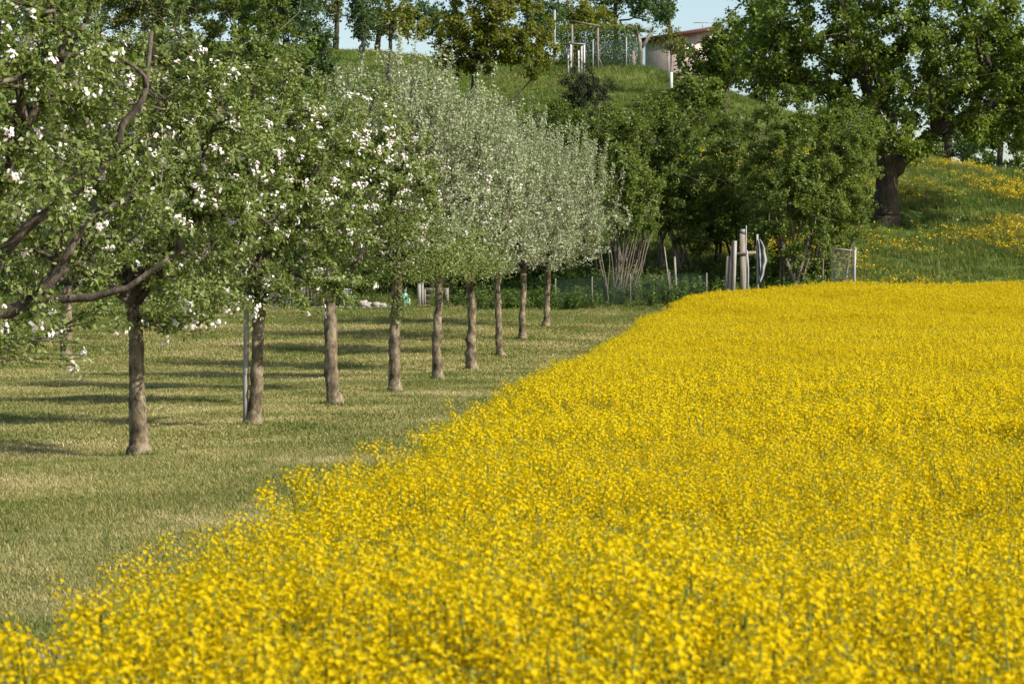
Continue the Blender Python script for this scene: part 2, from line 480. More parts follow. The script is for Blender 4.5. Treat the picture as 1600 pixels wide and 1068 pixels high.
def make_tree(name, base, trunks, blobs, n1=7, n2=60, n3=500, leaves=20000, leaf=.055, lm='apple_leaf', bark='apple_bark',
              seed=1, gap=.35, shoots=0., shoot_spread=.035, shoot_share=.1, shoot_len=.8, ratio=.55, blossoms=0, up_bias=.5, ring=14, branch_bark=None,
              spread=.05, label=None, cat='tree', group=None, sag=.18, droop=0., power=.42, leaf_t=.15, twig_r=.0035):
    """trunks: list of (points, radii) in tree space; blobs: ellipsoids (x,y,z,rx,ry,rz) of the crown"""
    global rng
    rng = np.random.default_rng(seed)
    root = empty(name, base, 0, label, cat, group)
    tm = MB(); bm = MB()
    nodes, nrad, ntan = [], [], []
    bushy = all(t_[0][0][2] < .2 for t_ in trunks) and len(trunks) > 3
    for j_, (pts, rad) in enumerate(trunks):
        pts = np.asarray(pts, float); rad = np.asarray(rad, float)
        k = max(8, len(pts) * 4); ti = np.linspace(0, len(pts) - 1, k)
        P = np.stack([np.interp(ti, np.arange(len(pts)), pts[:, j]) for j in range(3)], 1); Rr = np.interp(ti, np.arange(len(pts)), rad)
        sw = rad[0] * .10
        if j_ and not bushy: sw *= 2.5
        P[1:-1, :2] += np.cumsum(rng.normal(size=(k - 2, 2)) * sw * .25, 0) * np.sin(np.linspace(0, math.pi, k - 2))[:, None]
        Rr = Rr * (1 + rng.normal(size=k) * .04)
        (bm if (j_ and bark == 'apple_bark') else tm).tubes(P[None], Rr[None] * (.8 if j_ and bark == 'apple_bark' else 1), ring)
        T = unit(np.gradient(P, axis=0))
        s = k // 3 if (bushy or j_) else k * 3 // 5
        nodes.append(P[s:]); nrad.append(Rr[s:]); ntan.append(T[s:])
    V = tm.v[-1]
    tr = tm.build('trunk', bark, root, smooth=True)
    dis = np.zeros(len(tr.data.vertices) * 3, np.float32); tr.data.vertices.foreach_get('co', dis); co = dis.reshape(-1, 3)
    rr = trunks[0][1][0]
    if bark == 'apple_bark':
        ax = np.stack([np.interp(co[:, 2], trunks[0][0][:, 2], trunks[0][0][:, q]) for q in (0, 1)], 1)
        rad_v = unit(co[:, :2] - ax)
        for q in range(9):
            zk, ak, am = rng.uniform(.1, 1.9), rng.uniform(0, 6.28), rng.uniform(-.10, .30)
            dk = np.array([math.cos(ak), math.sin(ak)])
            wgt = np.exp(-((co[:, 2] - zk) / .06) ** 2) * np.clip((rad_v * dk).sum(1), 0, 1) ** 3
            co[:, :2] += rad_v * (wgt * am * rr)[:, None]
        fl = np.exp(-np.clip(co[:, 2], 0, 9) / .10) * (.5 + .5 * np.sin(np.arctan2(rad_v[:, 1], rad_v[:, 0]) * 4 + seed))
        co[:, :2] += rad_v * (fl * .35 * rr)[:, None]
    co[:, :2] += (np.sin(co[:, 2:3] * 9 + co[:, :1] * 40) * .05 + np.sin(co[:, 2:3] * 23 + co[:, 1:2] * 60) * .04) * rr * (1 if len(trunks) < 3 else .2)
    tr.data.vertices.foreach_set('co', co.ravel()); tr.data.update()
    nodes = np.concatenate(nodes); nrad = np.concatenate(nrad); ntan = np.concatenate(ntan)
    t1 = sample_env(blobs, n1, .30, 0, seed + 1)
    b = np.asarray(blobs)
    t1 = b[:, :3].mean(0) * .0 + t1
    P1, R1 = connect(t1, nodes, nrad, ntan, 9, sag=sag * .6, r_ratio=.62, rtip=.012)
    bm.tubes(P1, R1, 7)
    f1 = flat(P1, R1, 2)
    N2 = [np.concatenate(z) for z in zip((nodes, nrad, ntan), f1)]
    t2 = sample_env(blobs, n2, .40, gap * .6, seed + 2)
    P2, R2 = connect(t2, N2[0], N2[1], N2[2], 6, sag=sag, r_ratio=.55, rtip=.006, rmax=.05)
    bm.tubes(P2, R2, 5)
    f2 = flat(P2, R2, 1)
    N3 = [np.concatenate(z) for z in zip(f1, f2)]
    t3 = sample_env(blobs, n3, power, gap, seed + 3)
    P3, R3 = connect(t3, N3[0], N3[1], N3[2], 4, sag=sag * .8, r_ratio=.5, rtip=twig_r, rmax=.018)
    if droop:
        P3[:, :, 2] -= (np.linspace(0, 1, 4) ** 2)[None] * rng.uniform(0, droop, len(P3))[:, None]
    Lmax = .75 * np.asarray(blobs)[:, 3:].mean()
    bm.tubes(P3, R3, 3, cap=False)
    LP, LR = P3, R3; nsh = 10 ** 9
    if shoots:
        ns = int(n3 * shoots)
        wz = np.clip((P3[:, -1, 2] - np.percentile(P3[:, -1, 2], 35)), .02, None) ** .7
        pick = rng.choice(len(P3), ns, p=wz / wz.sum())
        q = P3[pick, -1]
        ctr = b[:, :3].mean(0)
        outw = unit((q - ctr) * np.array([1, 1, .0]) + 1e-6)
        ln = rng.uniform(.35, 1.0, ns) * shoot_len
        tip = q + ln[:, None] * unit(outw * rng.uniform(.0, .30, ns)[:, None] + np.array([0, 0, 1.]) + rng.normal(size=q.shape) * .08)
        mid = (q + tip) / 2 + rng.normal(size=q.shape) * .03
        PS = np.stack([q, q * .25 + mid * .5 + tip * .25, tip * .6 + mid * .4, tip], 1)
        RS = np.repeat(np.linspace(.006, .003, 4)[None], ns, 0)
        bm.tubes(PS, RS, 3, cap=False)
        LP = np.concatenate([P3, PS]); nsh = len(P3)
    bm.build('branches', branch_bark or ('branch_bark' if bark == 'apple_bark' else bark), root, smooth=True)
    # leaves
    m = len(LP); bi = rng.integers(0, min(nsh, m), leaves)
    if nsh < m and shoot_share: ks = int(leaves * shoot_share); bi[:ks] = rng.integers(nsh, m, ks)
    t = rng.uniform(leaf_t, 1.0, leaves) * 2.999
    i0 = t.astype(int); fr = (t - i0)[:, None]
    p = LP[bi, i0] * (1 - fr) + LP[bi, i0 + 1] * fr
    tan = unit(LP[bi, i0 + 1] - LP[bi, i0])
    off = unit(rng.normal(size=p.shape))
    p = p + off * (np.abs(rng.normal(size=leaves)) * np.where(bi >= nsh, shoot_spread, spread))[:, None]
    ctr = b[:, :3].mean(0)
    outw = unit(p - ctr)
    N = rng.normal(size=p.shape) * .75 + np.array([0, 0, 1.]) * up_bias + outw * .45
    D = tan * .5 + off * .8 + rng.normal(size=p.shape) * .4 + np.array([0, 0, -.15])
    Ls = leaf * rng.uniform(.55, 1.25, leaves)
    cm = MB(); cm.add(*leaf_quads(p, N, D, Ls, ratio)); cm.build('crown', lm, root)
    if blossoms:
        bi = rng.integers(0, len(P3), blossoms); c = P3[bi, -1] * .8 + P3[bi, -2] * .2 + rng.normal(size=(blossoms, 3)) * .04
        c = c + unit(c - ctr) * .06
        k = 7
        cp = np.repeat(c, k, 0) + rng.normal(size=(blossoms * k, 3)) * .030
        N = unit(cp - np.repeat(c, k, 0)) + unit(cp - ctr) * .8 + np.array([.3, -.3, .4])
        D = rng.normal(size=cp.shape)
        s = .042 * rng.uniform(.6, 1.15, len(cp))
        fm = MB(); V, F = leaf_quads(cp, N, D, s, .95, .05); fm.add(V, F)
        V, F = leaf_quads(cp + unit(N) * .004, N, np.cross(N, D) + D * .9, s, .95, .05); fm.add(V, F)
        fm.build('blossom', 'petal_white', root)
    rng = np.random.default_rng(seed + 99)
    return root


def trunk(h, r0, r1, lean=(0, 0), flare=1.55, seed=0):
    g = np.random.default_rng(1000 + seed)
    zs = np.array([-.12, .02, .10, .24, .5, .8, 1.1, 1.4, 1.7]) * np.array([1, 1, 1, 1] + [h / 1.7] * 5)
    t = np.clip(zs / h, 0, 1); b = g.normal(0, .045, 2); ph = g.uniform(0, 6.28)
    x = lean[0] * t + b[0] * np.sin(t * math.pi) + .018 * np.sin(t * 9 + ph); y = lean[1] * t + b[1] * np.sin(t * math.pi)
    r = r0 + (r1 - r0) * t; r[:4] *= [flare, flare * .95, 1.22, 1.06]; r[4:] *= 1 + g.normal(0, .05, 5); r[-1] *= 1.12
    return np.stack([x, y, zs], 1), r


# --- the row of apple trees along the lawn: (px of trunk, step along the row, trunk radius, height, crown radius, kind)
ROW = [(-85, -1, .11, 5.3, 2.25, 'g'), (215, 0, .105, 5.1, 2.0, 'g'), (396, 1, .098, 5.2, 2.1, 'g'), (523, 2, .118, 5.5, 2.15, 'g'),
       (615, 3, .118, 6.3, 2.15, 'm'), (682, 4, .108, 6.7, 2.2, 'm'), (736, 5, .122, 6.5, 2.35, 's'), (783, 6, .10, 6.3, 2.5, 's'),
       (815, 7, .105, 6.6, 2.8, 's'), (852, 8, .105, 6.6, 2.95, 's')]
ROWLAB = ['apple tree at the left picture edge, blossoming branches reaching in, trunk out of view',
          'nearest blossoming apple tree with its whole trunk in view on the lawn',
          'blossoming apple tree with a pale wooden stake beside its trunk',
          'blossoming apple tree with dark mottled trunk, third whole trunk from the left of the row',
          'apple tree with leafy sprouts low on its trunk, fourth whole trunk of the row',
          'apple tree with slim pale trunk and half silvery crown, fifth whole trunk of the row',
          'silvery apple tree with sturdy dark topped trunk, sixth whole trunk of the row',
          'silvery apple tree, third trunk counted from the far end of the row',
          'silvery apple tree, last but one at the far end of the row',
          'silvery apple tree at the far end of the row, crown edge against the dark hedge']
SPOT = []
ZB = [1.6, 1.7, 2.0, 2.35, 2.42, 2.38, 2.28, 2.2, 1.85, 1.75]      # height of the crown's underside over the ground
LIMBS = {0: [([(0, 0, 1.55), (.5, -.05, 1.76), (.85, -.1, 1.90), (1.03, -.1, 2.1), (1.26, -.1, 2.52), (1.59, -.1, 2.8)], [.10, .085, .07, .055, .045, .025]),
             ([(.85, -.1, 1.90), (1.38, -.2, 1.93), (1.73, -.25, 2.02), (2.09, -.3, 2.29)], [.06, .045, .035, .02]),
             ([(.1, 0, 1.9), (.8, -.1, 2.6), (1.32, -.2, 2.93), (1.64, -.25, 3.25), (1.68, -.25, 3.5), (1.88, -.25, 3.76), (1.93, -.25, 4.35)], [.08, .06, .05, .045, .04, .035, .022]),
             ([(.0, 0, 1.9), (.5, 0, 2.9), (.94, 0, 3.87), (1.29, 0, 4.45)], [.08, .06, .04, .025])],
         1: [([(0, 0, 1.8), (-.6, -.1, 2.2), (-1.2, -.2, 2.5), (-1.6, -.2, 3.1)], [.06, .05, .035, .02]), ([(0, 0, 1.85), (.5, -.1, 2.5), (.7, -.1, 3.3), (1.0, -.1, 4.2)], [.06, .05, .035, .02])],
         2: [([(0, 0, 1.8), (.03, -.05, 3.0), (0, -.1, 4.2), (0, -.1, 5.2)], [.075, .06, .045, .036]),
             ([(0, 0, 2.0), (.3, -.2, 3.4), (.34, -.25, 4.5), (.5, -.25, 5.1)], [.06, .05, .042, .034])],
         3: [([(0, 0, 1.9), (.5, -.2, 2.7), (.9, -.3, 3.3), (1.2, -.3, 4.0)], [.06, .05, .035, .02])],
         6: [([(0, 0, 2.0), (.1, -.8, 3.0), (.15, -1.2, 4.0), (.5, -1.3, 5.0)], [.06, .05, .035, .02])]}
for n, (px, i, r, h, cr, kd) in enumerate(ROW):
    y = (i + 4.27) * 8.0
    x = (px - 800) / FPX * y
    z = float(G(x, y)); SPOT.append((x, y, z))
    zb = ZB[n]; rz = (h - zb - (.25 if kd != 'g' else 0)) / 2
    if kd == 'g':
        blobs = [(0, 0, zb + .1 + rz * .86, cr, cr, rz * .86), (.1 * cr, -.1 * cr, zb + .25 + rz * 1.15, cr * .62, cr * .62, rz * .85)]
        if n < 3: blobs.append((.3 * cr, -.2 * cr, zb + .1, cr * .6, cr * .6, .42))
        make_tree('apple_tree', (x, y, z), [trunk(zb + .3, r, r * .8, ((-1) ** n * .09, .05), seed=n)] + LIMBS.get(n, []), blobs, 8, 70, 760, 42000 if n < 2 else 42000, .064 if n < 2 else .072, 'apple_leaf',
                  seed=20 + n, gap=.42, shoots=.12, shoot_len=.55, blossoms=[300, 320, 420, 420][n], label=ROWLAB[n], group='apple trees in the row', droop=.12)
    else:
        s = kd == 's'
        blobs = [(0, 0, zb + .1 + rz * .74, cr, cr, rz * .74), (0, 0, zb + .1 + rz * 1.05, cr * .72, cr * .72, rz * .80)]
        make_tree('apple_tree', (x, y, z), [trunk(zb + .25, r, r * .82, ((-1) ** (n // 2) * .08, .04), seed=n)] + LIMBS.get(n, []), blobs, 9, 80, 800, 44000 if s else 42000, .078, 'silver_leaf' if s else ('silver_leaf' if n == 5 else 'silver_leaf'),
                  seed=20 + n, gap=.25, shoots=.28, shoot_len=2.0, shoot_share=.36, blossoms=(60 if s else 150), label=ROWLAB[n], group='apple trees in the row', ratio=.5, spread=.045, up_bias=.3)

# leaf green lower half on the two mixed trees and sprouts on the fourth trunk
def extra_leaves(root, blobs, n, size, seed, lm='apple_leaf'):
    g = np.random.default_rng(seed)
    p = sample_env(blobs, n, .4, .55, seed)
    cm = MB(); cm.add(*leaf_quads(p, g.normal(size=p.shape) * .8 + np.array([.2, -.2, .6]), g.normal(size=p.shape), size * g.uniform(.6, 1.2, n), .55)); cm.build('leafy_sprouts', lm, root)


roots = [o for o in COL.objects if o.name.startswith('apple_tree')]
extra_leaves(roots[4], [(0, 0, 3.0, 1.95, 1.95, .85), (.08, -.12, 1.75, .20, .16, .45), (.1, -.12, 1.75, .20, .16, .4)], 9000, .066, 71)
extra_leaves(roots[5], [(0, 0, 2.95, 1.9, 1.9, .75)], 6500, .066, 72)
extra_leaves(roots[6], [(-.3, 0, 2.7, 1.6, 1.6, .6)], 2500, .066, 73)

# --- second row further left, trunks glimpsed under the crowns
for n, (px, y, r, lab) in enumerate([(103, 80, .155, 'stout apple tree of the further row, trunk seen below drooping leaves at left'),
                                     (208, 89, .07, 'thin young apple tree half hidden behind the nearest whole trunk'),
                                     (320, 103, .13, 'apple tree of the further row, sunlit trunk between the first two whole trunks')]):
    x = (px - 800) / FPX * y
    make_tree('apple_tree', (x, y, float(G(x, y))), [trunk(2.1, r, r * .85, (.04, 0))],
              [(0, 0, 3.6, 2.4, 2.4, 1.5), (0, 0, 4.2, 1.6, 1.6, 1.5)], 8, 60, 500, 13000, .085, 'apple_leaf', seed=60 + n, gap=.35, blossoms=120, label=lab, group='apple trees of the further row')

# ------------------------------------------------------------------ big trees, shrubs and hedge behind
def crown_px(base_px, y, ells):
    """ellipsoids given in photo pixels (cx, cy, rx, ry, depth metres, dy) -> tree space around the base"""
    bx = (base_px - 800) / FPX * y; bz = float(G(bx, y))
    out = []
    for cx, cy, rx, ry, rd, dy in ells:
        c = at(cx, cy, y + dy)
        out.append((c[0] - bx, dy, c[2] - bz, rx / pxm(y + dy), rd, ry / pxm(y + dy)))
    return (bx, y, bz), out


# the great tree on the meadow slope
b, bl = crown_px(1385, 124, [(1400, 60, 250, 150, 6.5, 0), (1560, 90, 170, 140, 5.5, 0), (1260, 50, 150, 120, 5, 0), (1300, 150, 90, 60, 3, 0), (1440, -90, 230, 150, 6, 0),
                             (1400, 205, 95, 42, 2.4, -2.5), (1425, 232, 55, 26, 1.6, -2.8), (1560, 205, 80, 40, 2.5, -2.5), (1620, 120, 120, 150, 5, 0), (1190, 90, 60, 70, 3, 0)])
make_tree('broadleaf_tree', b, [([(0, 0, -.3), (0, 0, .1), (.02, 0, .5), (.05, 0, 1.6), (.1, 0, 2.6), (.0, 0, 3.3)], [.72, .62, .52, .46, .52, .42]),
                                 ([(.2, 0, 2.2), (1.1, -.1, 3.2), (2.4, -.2, 4.1), (4.0, -.2, 4.9), (5.6, 0, 5.6)], [.40, .30, .25, .20, .12]),
                                 ], bl, 16, 170, 1500, 106000, .18, 'big_leaf', 'dark_bark', seed=5, gap=.45, ratio=.72, spread=.16, ring=16,
          label='great broadleaf tree with thick dark trunk and forked limb on the buttercup slope', sag=.12, droop=.5, power=.5)

# yellow green tree on the slope above the row
b, bl = crown_px(738, 150, [(770, 40, 105, 75, 3.0, 0), (730, 70, 70, 55, 2.4, 0), (830, 80, 50, 45, 2.0, 0), (770, -40, 80, 60, 2.5, 0)])
make_tree('broadleaf_tree', b, [([(0, 0, -.3), (0, 0, .3), (.05, 0, 1.0), (.0, 0, 2.2), (.1, 0, 4)], [.26, .22, .19, .16, .11]),
                                 ([(.1, 0, .5), (-.8, 0, 1.0), (-1.6, 0, 1.9), (-2.2, 0, 3.0)], [.13, .11, .09, .06]),
                                 ([(.05, 0, .6), (.9, 0, 1.2), (1.8, 0, 2.0), (2.6, 0, 2.9)], [.13, .10, .08, .05])],
          bl, 10, 80, 700, 32000, .17, 'yellow_leaf', 'dark_bark', seed=6, gap=.5, ratio=.7, spread=.13, label='yellow green tree with dark spreading limbs on the slope above the row')

# slim trees near the crest
b, bl = crown_px(608, 165, [(612, 20, 48, 45, 1.6, 0), (640, 40, 40, 30, 1.4, 0), (600, -30, 50, 40, 1.6, 0)])
make_tree('slim_tree', b, [([(0, 0, -.2), (.0, 0, 1), (.1, 0, 3), (.1, 0, 5)], [.17, .14, .11, .07])], bl, 7, 40, 300, 4200, .18, 'yellow_leaf', 'dark_bark', seed=7, gap=.85, ratio=.7, spread=.12,
          label='slender dark stemmed tree with thin crown, sky showing through it')
b, bl = crown_px(563, 158, [(570, 25, 30, 50, 1.2, 0), (560, -20, 28, 30, 1.1, 0)])
make_tree('slim_tree', b, [([(0, 0, -.2), (.0, 0, 1), (.05, 0, 2.2), (.1, 0, 3.6)], [.11, .10, .08, .05])], bl, 6, 30, 260, 5000, .16, 'far_leaf', 'pale_bark', seed=8, gap=.5, ratio=.7, spread=.1,
          label='small tree with whitish stem on the slope left of the yellow green tree')

# dark juniper on the slope, above the hedge
b, bl = crown_px(905, 138, [(902, 128, 32, 42, 1.0, 0), (915, 165, 50, 32, 1.3, 0), (940, 138, 26, 20, .8, 0)])
make_tree('juniper', b, [([(0, 0, -.2), (0, 0, .8), (.05, 0, 1.8), (0, 0, 2.8)], [.12, .10, .07, .04])], bl, 8, 50, 400, 11000, .10, 'juniper_leaf', 'dark_bark', seed=9, gap=.4, ratio=.4, spread=.09,
          label='dark juniper bush standing out on the slope above the hedge', cat='bush')

# the hedge behind the field, big multi stemmed bushes: (base px, depth, ellipsoids, material, seed, leaves, label)
HEDGE = [
    (968, 111.8, [(985, 310, 60, 70, 1.4, 0), (955, 255, 50, 60, 1.4, .5), (965, 195, 60, 40, 1.3, .8)], 'hedge_leaf_light', 31, 12000, 'grey_bark', 'loose hedge bush with many bare thin stems beside the last silvery tree'),
    (1045, 115, [(1040, 270, 95, 100, 2.4, 0), (1000, 205, 75, 55, 2.0, .5), (1080, 320, 70, 65, 1.8, -.5), (1060, 180, 60, 35, 1.5, 1)], 'hedge_leaf', 32, 26000, 'grey_bark', 'wide dark hedge bush on leaning pale stems behind the wire fence'),
    (1140, 117, [(1130, 260, 70, 110, 2.2, 0), (1110, 330, 60, 70, 1.8, -1)], 'hedge_leaf', 33, 17000, 'dark_bark', 'dark hedge bush behind the leaning grey planks'),
    (1240, 112, [(1240, 320, 90, 120, 2.2, 0), (1225, 220, 75, 100, 2.2, .5), (1290, 260, 70, 110, 2.0, .5), (1200, 390, 50, 55, 1.1, -.3)], 'hedge_leaf_light', 34, 30000, 'grey_bark', 'tall dense hedge bush left of the wire gate'),
    (1292, 114, [(1320, 280, 60, 110, 1.8, 0), (1335, 210, 50, 65, 1.5, .5), (1285, 395, 38, 45, 1.0, -.3)], 'hedge_leaf_light', 35, 14000, 'grey_bark', 'tall light green hedge bush next to the great tree trunk'),
    (890, 120, [(905, 260, 60, 80, 1.8, 0), (870, 200, 60, 50, 1.8, 0)], 'hedge_leaf', 36, 14000, 'dark_bark', 'dark hedge bush rising behind the far end of the apple row'),
]
for px, y, ells, lm, sd_, nl, bk, lab in HEDGE:
    b, bl = crown_px(px, y, ells)
    g = np.random.default_rng(sd_)
    st = []
    wid = max(e[3] for e in bl)
    for k in range(30 if sd_ == 31 else 13 if sd_ == 34 else 9):
        x0, y0 = np.clip(g.normal(0, .30 * wid), -.5 * wid, .5 * wid), g.normal(0, .25)
        a, hgt = np.clip(g.normal(0, .28), -.4, .4) - .3 * x0 / wid, g.uniform(2.2, 3.8)
        if sd_ == 31: x0 = g.normal(-.1, .35); y0 = g.normal(-.2, .3); a = x0 * .55 + g.normal(.12, .16)
        rr = g.uniform(.018, .036) if sd_ == 31 else g.uniform(.035, .09)
        st.append(([(x0, y0, -.25), (x0 + a * .2, y0, .4), (x0 + a * .9 + g.normal(0, .08), y0, 1.4), (x0 + a * 2, y0 + g.normal(0, .2), hgt)], [rr * 1.3, rr, rr * .85, rr * .5]))
    make_tree('hedge_bush', b, st, bl, 12, 80, 520, int(nl * 1.65), .125, lm, bk, seed=sd_, gap=.4, ratio=.6, spread=.10, ring=6, label=lab, cat='bush', group='bushes of the hedge', droop=.25)

# shrubs and trees on the slope at left, behind the blossoming crowns
LEFT = [
    (40, 126, [(40, 150, 150, 170, 4, 0), (-20, 20, 140, 130, 3.5, 0), (110, -20, 100, 100, 3, 0)], 'hedge_leaf', 41, 30000, 'green thicket tree at the far left behind the blossom'),
    (230, 128, [(220, 90, 110, 120, 3.5, 0), (280, 190, 110, 120, 3, 0), (240, -20, 110, 90, 3, 0), (160, 200, 110, 120, 3, 0)], 'olive_leaf', 42, 30000, 'olive brown tinged tree behind the nearest blossoming crowns'),
    (410, 126, [(400, 120, 105, 150, 3.2, 0), (450, 250, 110, 100, 3, -1), (390, -20, 100, 90, 3, 0), (330, 60, 80, 120, 3, 0)], 'hedge_leaf_light', 43, 30000, 'fresh green willowy tree behind the third blossoming crown'),
    (480, 150, [(470, 50, 45, 75, 2.2, 0), (440, -20, 70, 60, 2.2, 0), (490, 130, 45, 50, 1.6, 0), (505, 70, 30, 40, 1.4, 0)], 'far_leaf', 44, 15000, 'dark green tree near the crest left of the whitish stem'),
    (560, 122, [(560, 250, 130, 90, 3, 0), (520, 180, 80, 60, 2.4, 0)], 'hedge_leaf_light', 45, 16000, 'rounded green shrub on the slope behind the middle of the row'),
    (740, 121, [(740, 270, 130, 90, 3, 0), (800, 230, 80, 60, 2.4, 0)], 'hedge_leaf', 46, 15000, 'dark rounded shrub behind the silvery crowns'),
]
for px, y, ells, lm, sd_, nl, lab in LEFT:
    b, bl = crown_px(px, y, ells)
    g = np.random.default_rng(sd_)
    st = [([(g.normal(0, .5), g.normal(0, .3), -.3), (g.normal(0, .5), 0, .8), (g.normal(0, .9), 0, 2.2), (g.normal(0, 1.2), 0, 4.0)], [.14, .11, .09, .05]) for k in range(4)]
    make_tree('broadleaf_tree' if sd_ < 45 else 'shrub', b, st, bl, 12, 70, 420, int(nl * 1.2), .165, lm, 'grey_bark', seed=sd_, gap=.3, ratio=.6, spread=.14, ring=6, label=lab,
              cat='tree' if sd_ < 45 else 'bush', group='trees and shrubs on the slope', droop=.2)

# low shrubs along the foot of the slope, behind the orchard fence
lowlabs = ['low dark shrub at the foot of the slope at far left', 'low dark shrub behind the stout further trunk', 'low dark shrub behind the first whole trunk',
           'low dark shrub behind the bicycle', 'low dark shrub behind the plank wall', 'low dark shrub behind the blue chair', 'low dark shrub behind the silvery row', 'low dark shrub behind the compost frame', 'low dark shrub between the compost frame and the far end of the row']
src = None
for k, px in enumerate([20, 125, 235, 345, 455, 590, 850, 690, 775]):
    y = 116.5 + (k % 3) * .8
    x = (px - 800) / FPX * y
    if k in (0, 3):
        g = np.random.default_rng(80 + k)
        st = [([(g.normal(0, .5), g.normal(0, .2), -.2), (g.normal(0, .5), 0, .5), (g.normal(0, .8), 0, 1.4), (g.normal(0, 1), 0, 2.6)], [.07, .06, .05, .03]) for q in range(6)]
        src = make_tree('low_shrub', (x, y, float(G(x, y))), st, [(0, 0, 2.0, 1.8, 1.3, 1.5), (.5, 0, 2.9, 1.2, 1.0, 1.2), (0, -.2, .8, 1.7, 1.0, .7)], 10, 70, 500, 11000, .12, ('hedge_leaf', 'weed_leaf')[k // 3], 'grey_bark', seed=80 + k, gap=.4, ring=5, spread=.1,
                        label=lowlabs[k], cat='bush', group='low shrubs at the foot of the slope')
    else:
        copy_tree(src, (x, y, float(G(x, y))), 1.3 * k, random.uniform(.85, 1.15), lowlabs[k])

# far trees beyond the crest
FAR = [(960, 196, [(960, -10, 75, 42, 3, 0), (1010, 0, 45, 35, 2.5, 0)], 51, 8000, 'far tree beyond the crest above the garden fence', 'far_leaf'),
       (900, 190, [(905, 25, 45, 28, 2, 0), (930, 30, 40, 20, 2, 0)], 52, 6000, 'bright green far tree left of the wooden pergola', 'yellow_leaf'),
       (1045, 205, [(1035, 10, 24, 34, 2, 0)], 53, 3000, 'far tree at the edge of the open sky patch', 'far_leaf'),
       (1560, 158, [(1560, 225, 90, 65, 3.5, 0), (1500, 225, 70, 45, 3, 0), (1600, 250, 80, 40, 3, 0), (1640, 210, 90, 100, 3.5, 0), (1580, 110, 100, 80, 3.5, 0)], 54, 22000, 'dark tree behind the great tree at the right edge', 'hedge_leaf'),
       (1130, 150, [(1140, 85, 50, 65, 1.8, 0), (1095, 105, 50, 38, 1.6, 0)], 55, 12000, 'light green tree in front of the shed corner', 'big_leaf'),
       (1190, 165, [(1190, 70, 75, 90, 3, 0), (1250, 125, 70, 50, 2.5, 0), (1170, 140, 60, 40, 2, 0)], 61, 15000, 'green tree filling the gap right of the shed', 'far_leaf'),
       (1480, 150, [(1470, 150, 90, 70, 3, 0), (1520, 210, 60, 45, 2.5, 0)], 62, 11000, 'shaded tree behind the forked limb of the great tree', 'far_leaf'),
       (70, 172, [(70, 10, 130, 70, 4, 0), (130, -40, 100, 60, 4, 0)], 63, 12000, 'high far tree on the crest above the far left thicket', 'far_leaf'),
       (240, 176, [(240, 15, 120, 60, 4, 0), (300, -30, 100, 60, 4, 0)], 64, 12000, 'high far tree on the crest above the olive tinged tree', 'hedge_leaf'),
       (420, 178, [(420, 10, 80, 60, 3.5, 0), (470, 0, 50, 50, 3, 0)], 65, 9000, 'high far tree on the crest above the willowy tree', 'far_leaf'),
       (590, 186, [(575, 32, 45, 30, 2.5, 0), (650, 22, 55, 34, 2.5, 0), (700, 35, 40, 26, 2, 0)], 66, 6500, 'low far tree behind the slim trees, sky glinting through', 'far_leaf'),
       (840, 186, [(850, 30, 40, 40, 2.5, 0)], 67, 4500, 'far tree between the yellow green tree and the tall post', 'far_leaf'),
       (525, 188, [(520, 0, 26, 36, 1.8, 0)], 56, 1600, 'thin crowned far tree against the sky left of the slim trees', 'olive_leaf'),
       (1060, 145, [(1040, 165, 50, 22, 1.6, 0), (1090, 150, 50, 35, 1.6, 0)], 57, 8000, 'rounded bush on the slope below the white stemmed young tree', 'hedge_leaf_light')]
for px, y, ells, sd_, nl, lab, lm in FAR:
    b, bl = crown_px(px, y, ells)
    top = max(e[2] for e in bl)
    make_tree('shrub' if sd_ == 57 else 'far_tree', b, [([(0, 0, -.3), (0, 0, top * .2), (.1, 0, top * .5), (0, 0, top)], [.24, .2, .16, .08])], bl, 8, 34, 190, int(nl * .85), .195, lm, 'dark_bark', seed=sd_, gap=.6, ratio=.7, spread=.15, ring=7,
              label=lab, cat='bush' if sd_ == 57 else 'tree', group='trees on and beyond the crest')

# young tree with a white wrapped stem
b, bl = crown_px(1048, 160, [(1045, 62, 28, 26, 1, 0), (1062, 75, 22, 18, .8, 0)])
yt = make_tree('young_tree', b, [([(0, 0, -.1), (0, 0, .8), (.02, 0, 1.6), (0, 0, 2.6)], [.05, .045, .04, .025])], bl, 6, 24, 160, 1300, .14, 'yellow_leaf', 'grey_bark', seed=58, gap=.7, ratio=.7, ring=7, label='young tree with white wrapped lower stem below the shed')
MB().tubes(np.array([[(0, 0, .02), (.01, 0, .6), (.01, 0, 1.25)]], float), np.array([[.11, .095, .10]]), 8).build('stem_wrap', 'white_paint', yt, smooth=True)


def on_ground(px, py):
    """the place on the terrain that the photo shows at this pixel"""
    ys = np.linspace(15, 230, 4300)
    p = np.array([at(px, py, 1.0)])[0] - np.array([0, 0, CAM_Z])
    zr = CAM_Z + p[2] * ys; g = G(p[0] * ys, ys)
    hit = np.nonzero(zr <= g)[0]
    i = hit[0] if len(hit) else int(np.argmin(zr - g))
    return np.array([p[0] * ys[i], ys[i], g[i]])


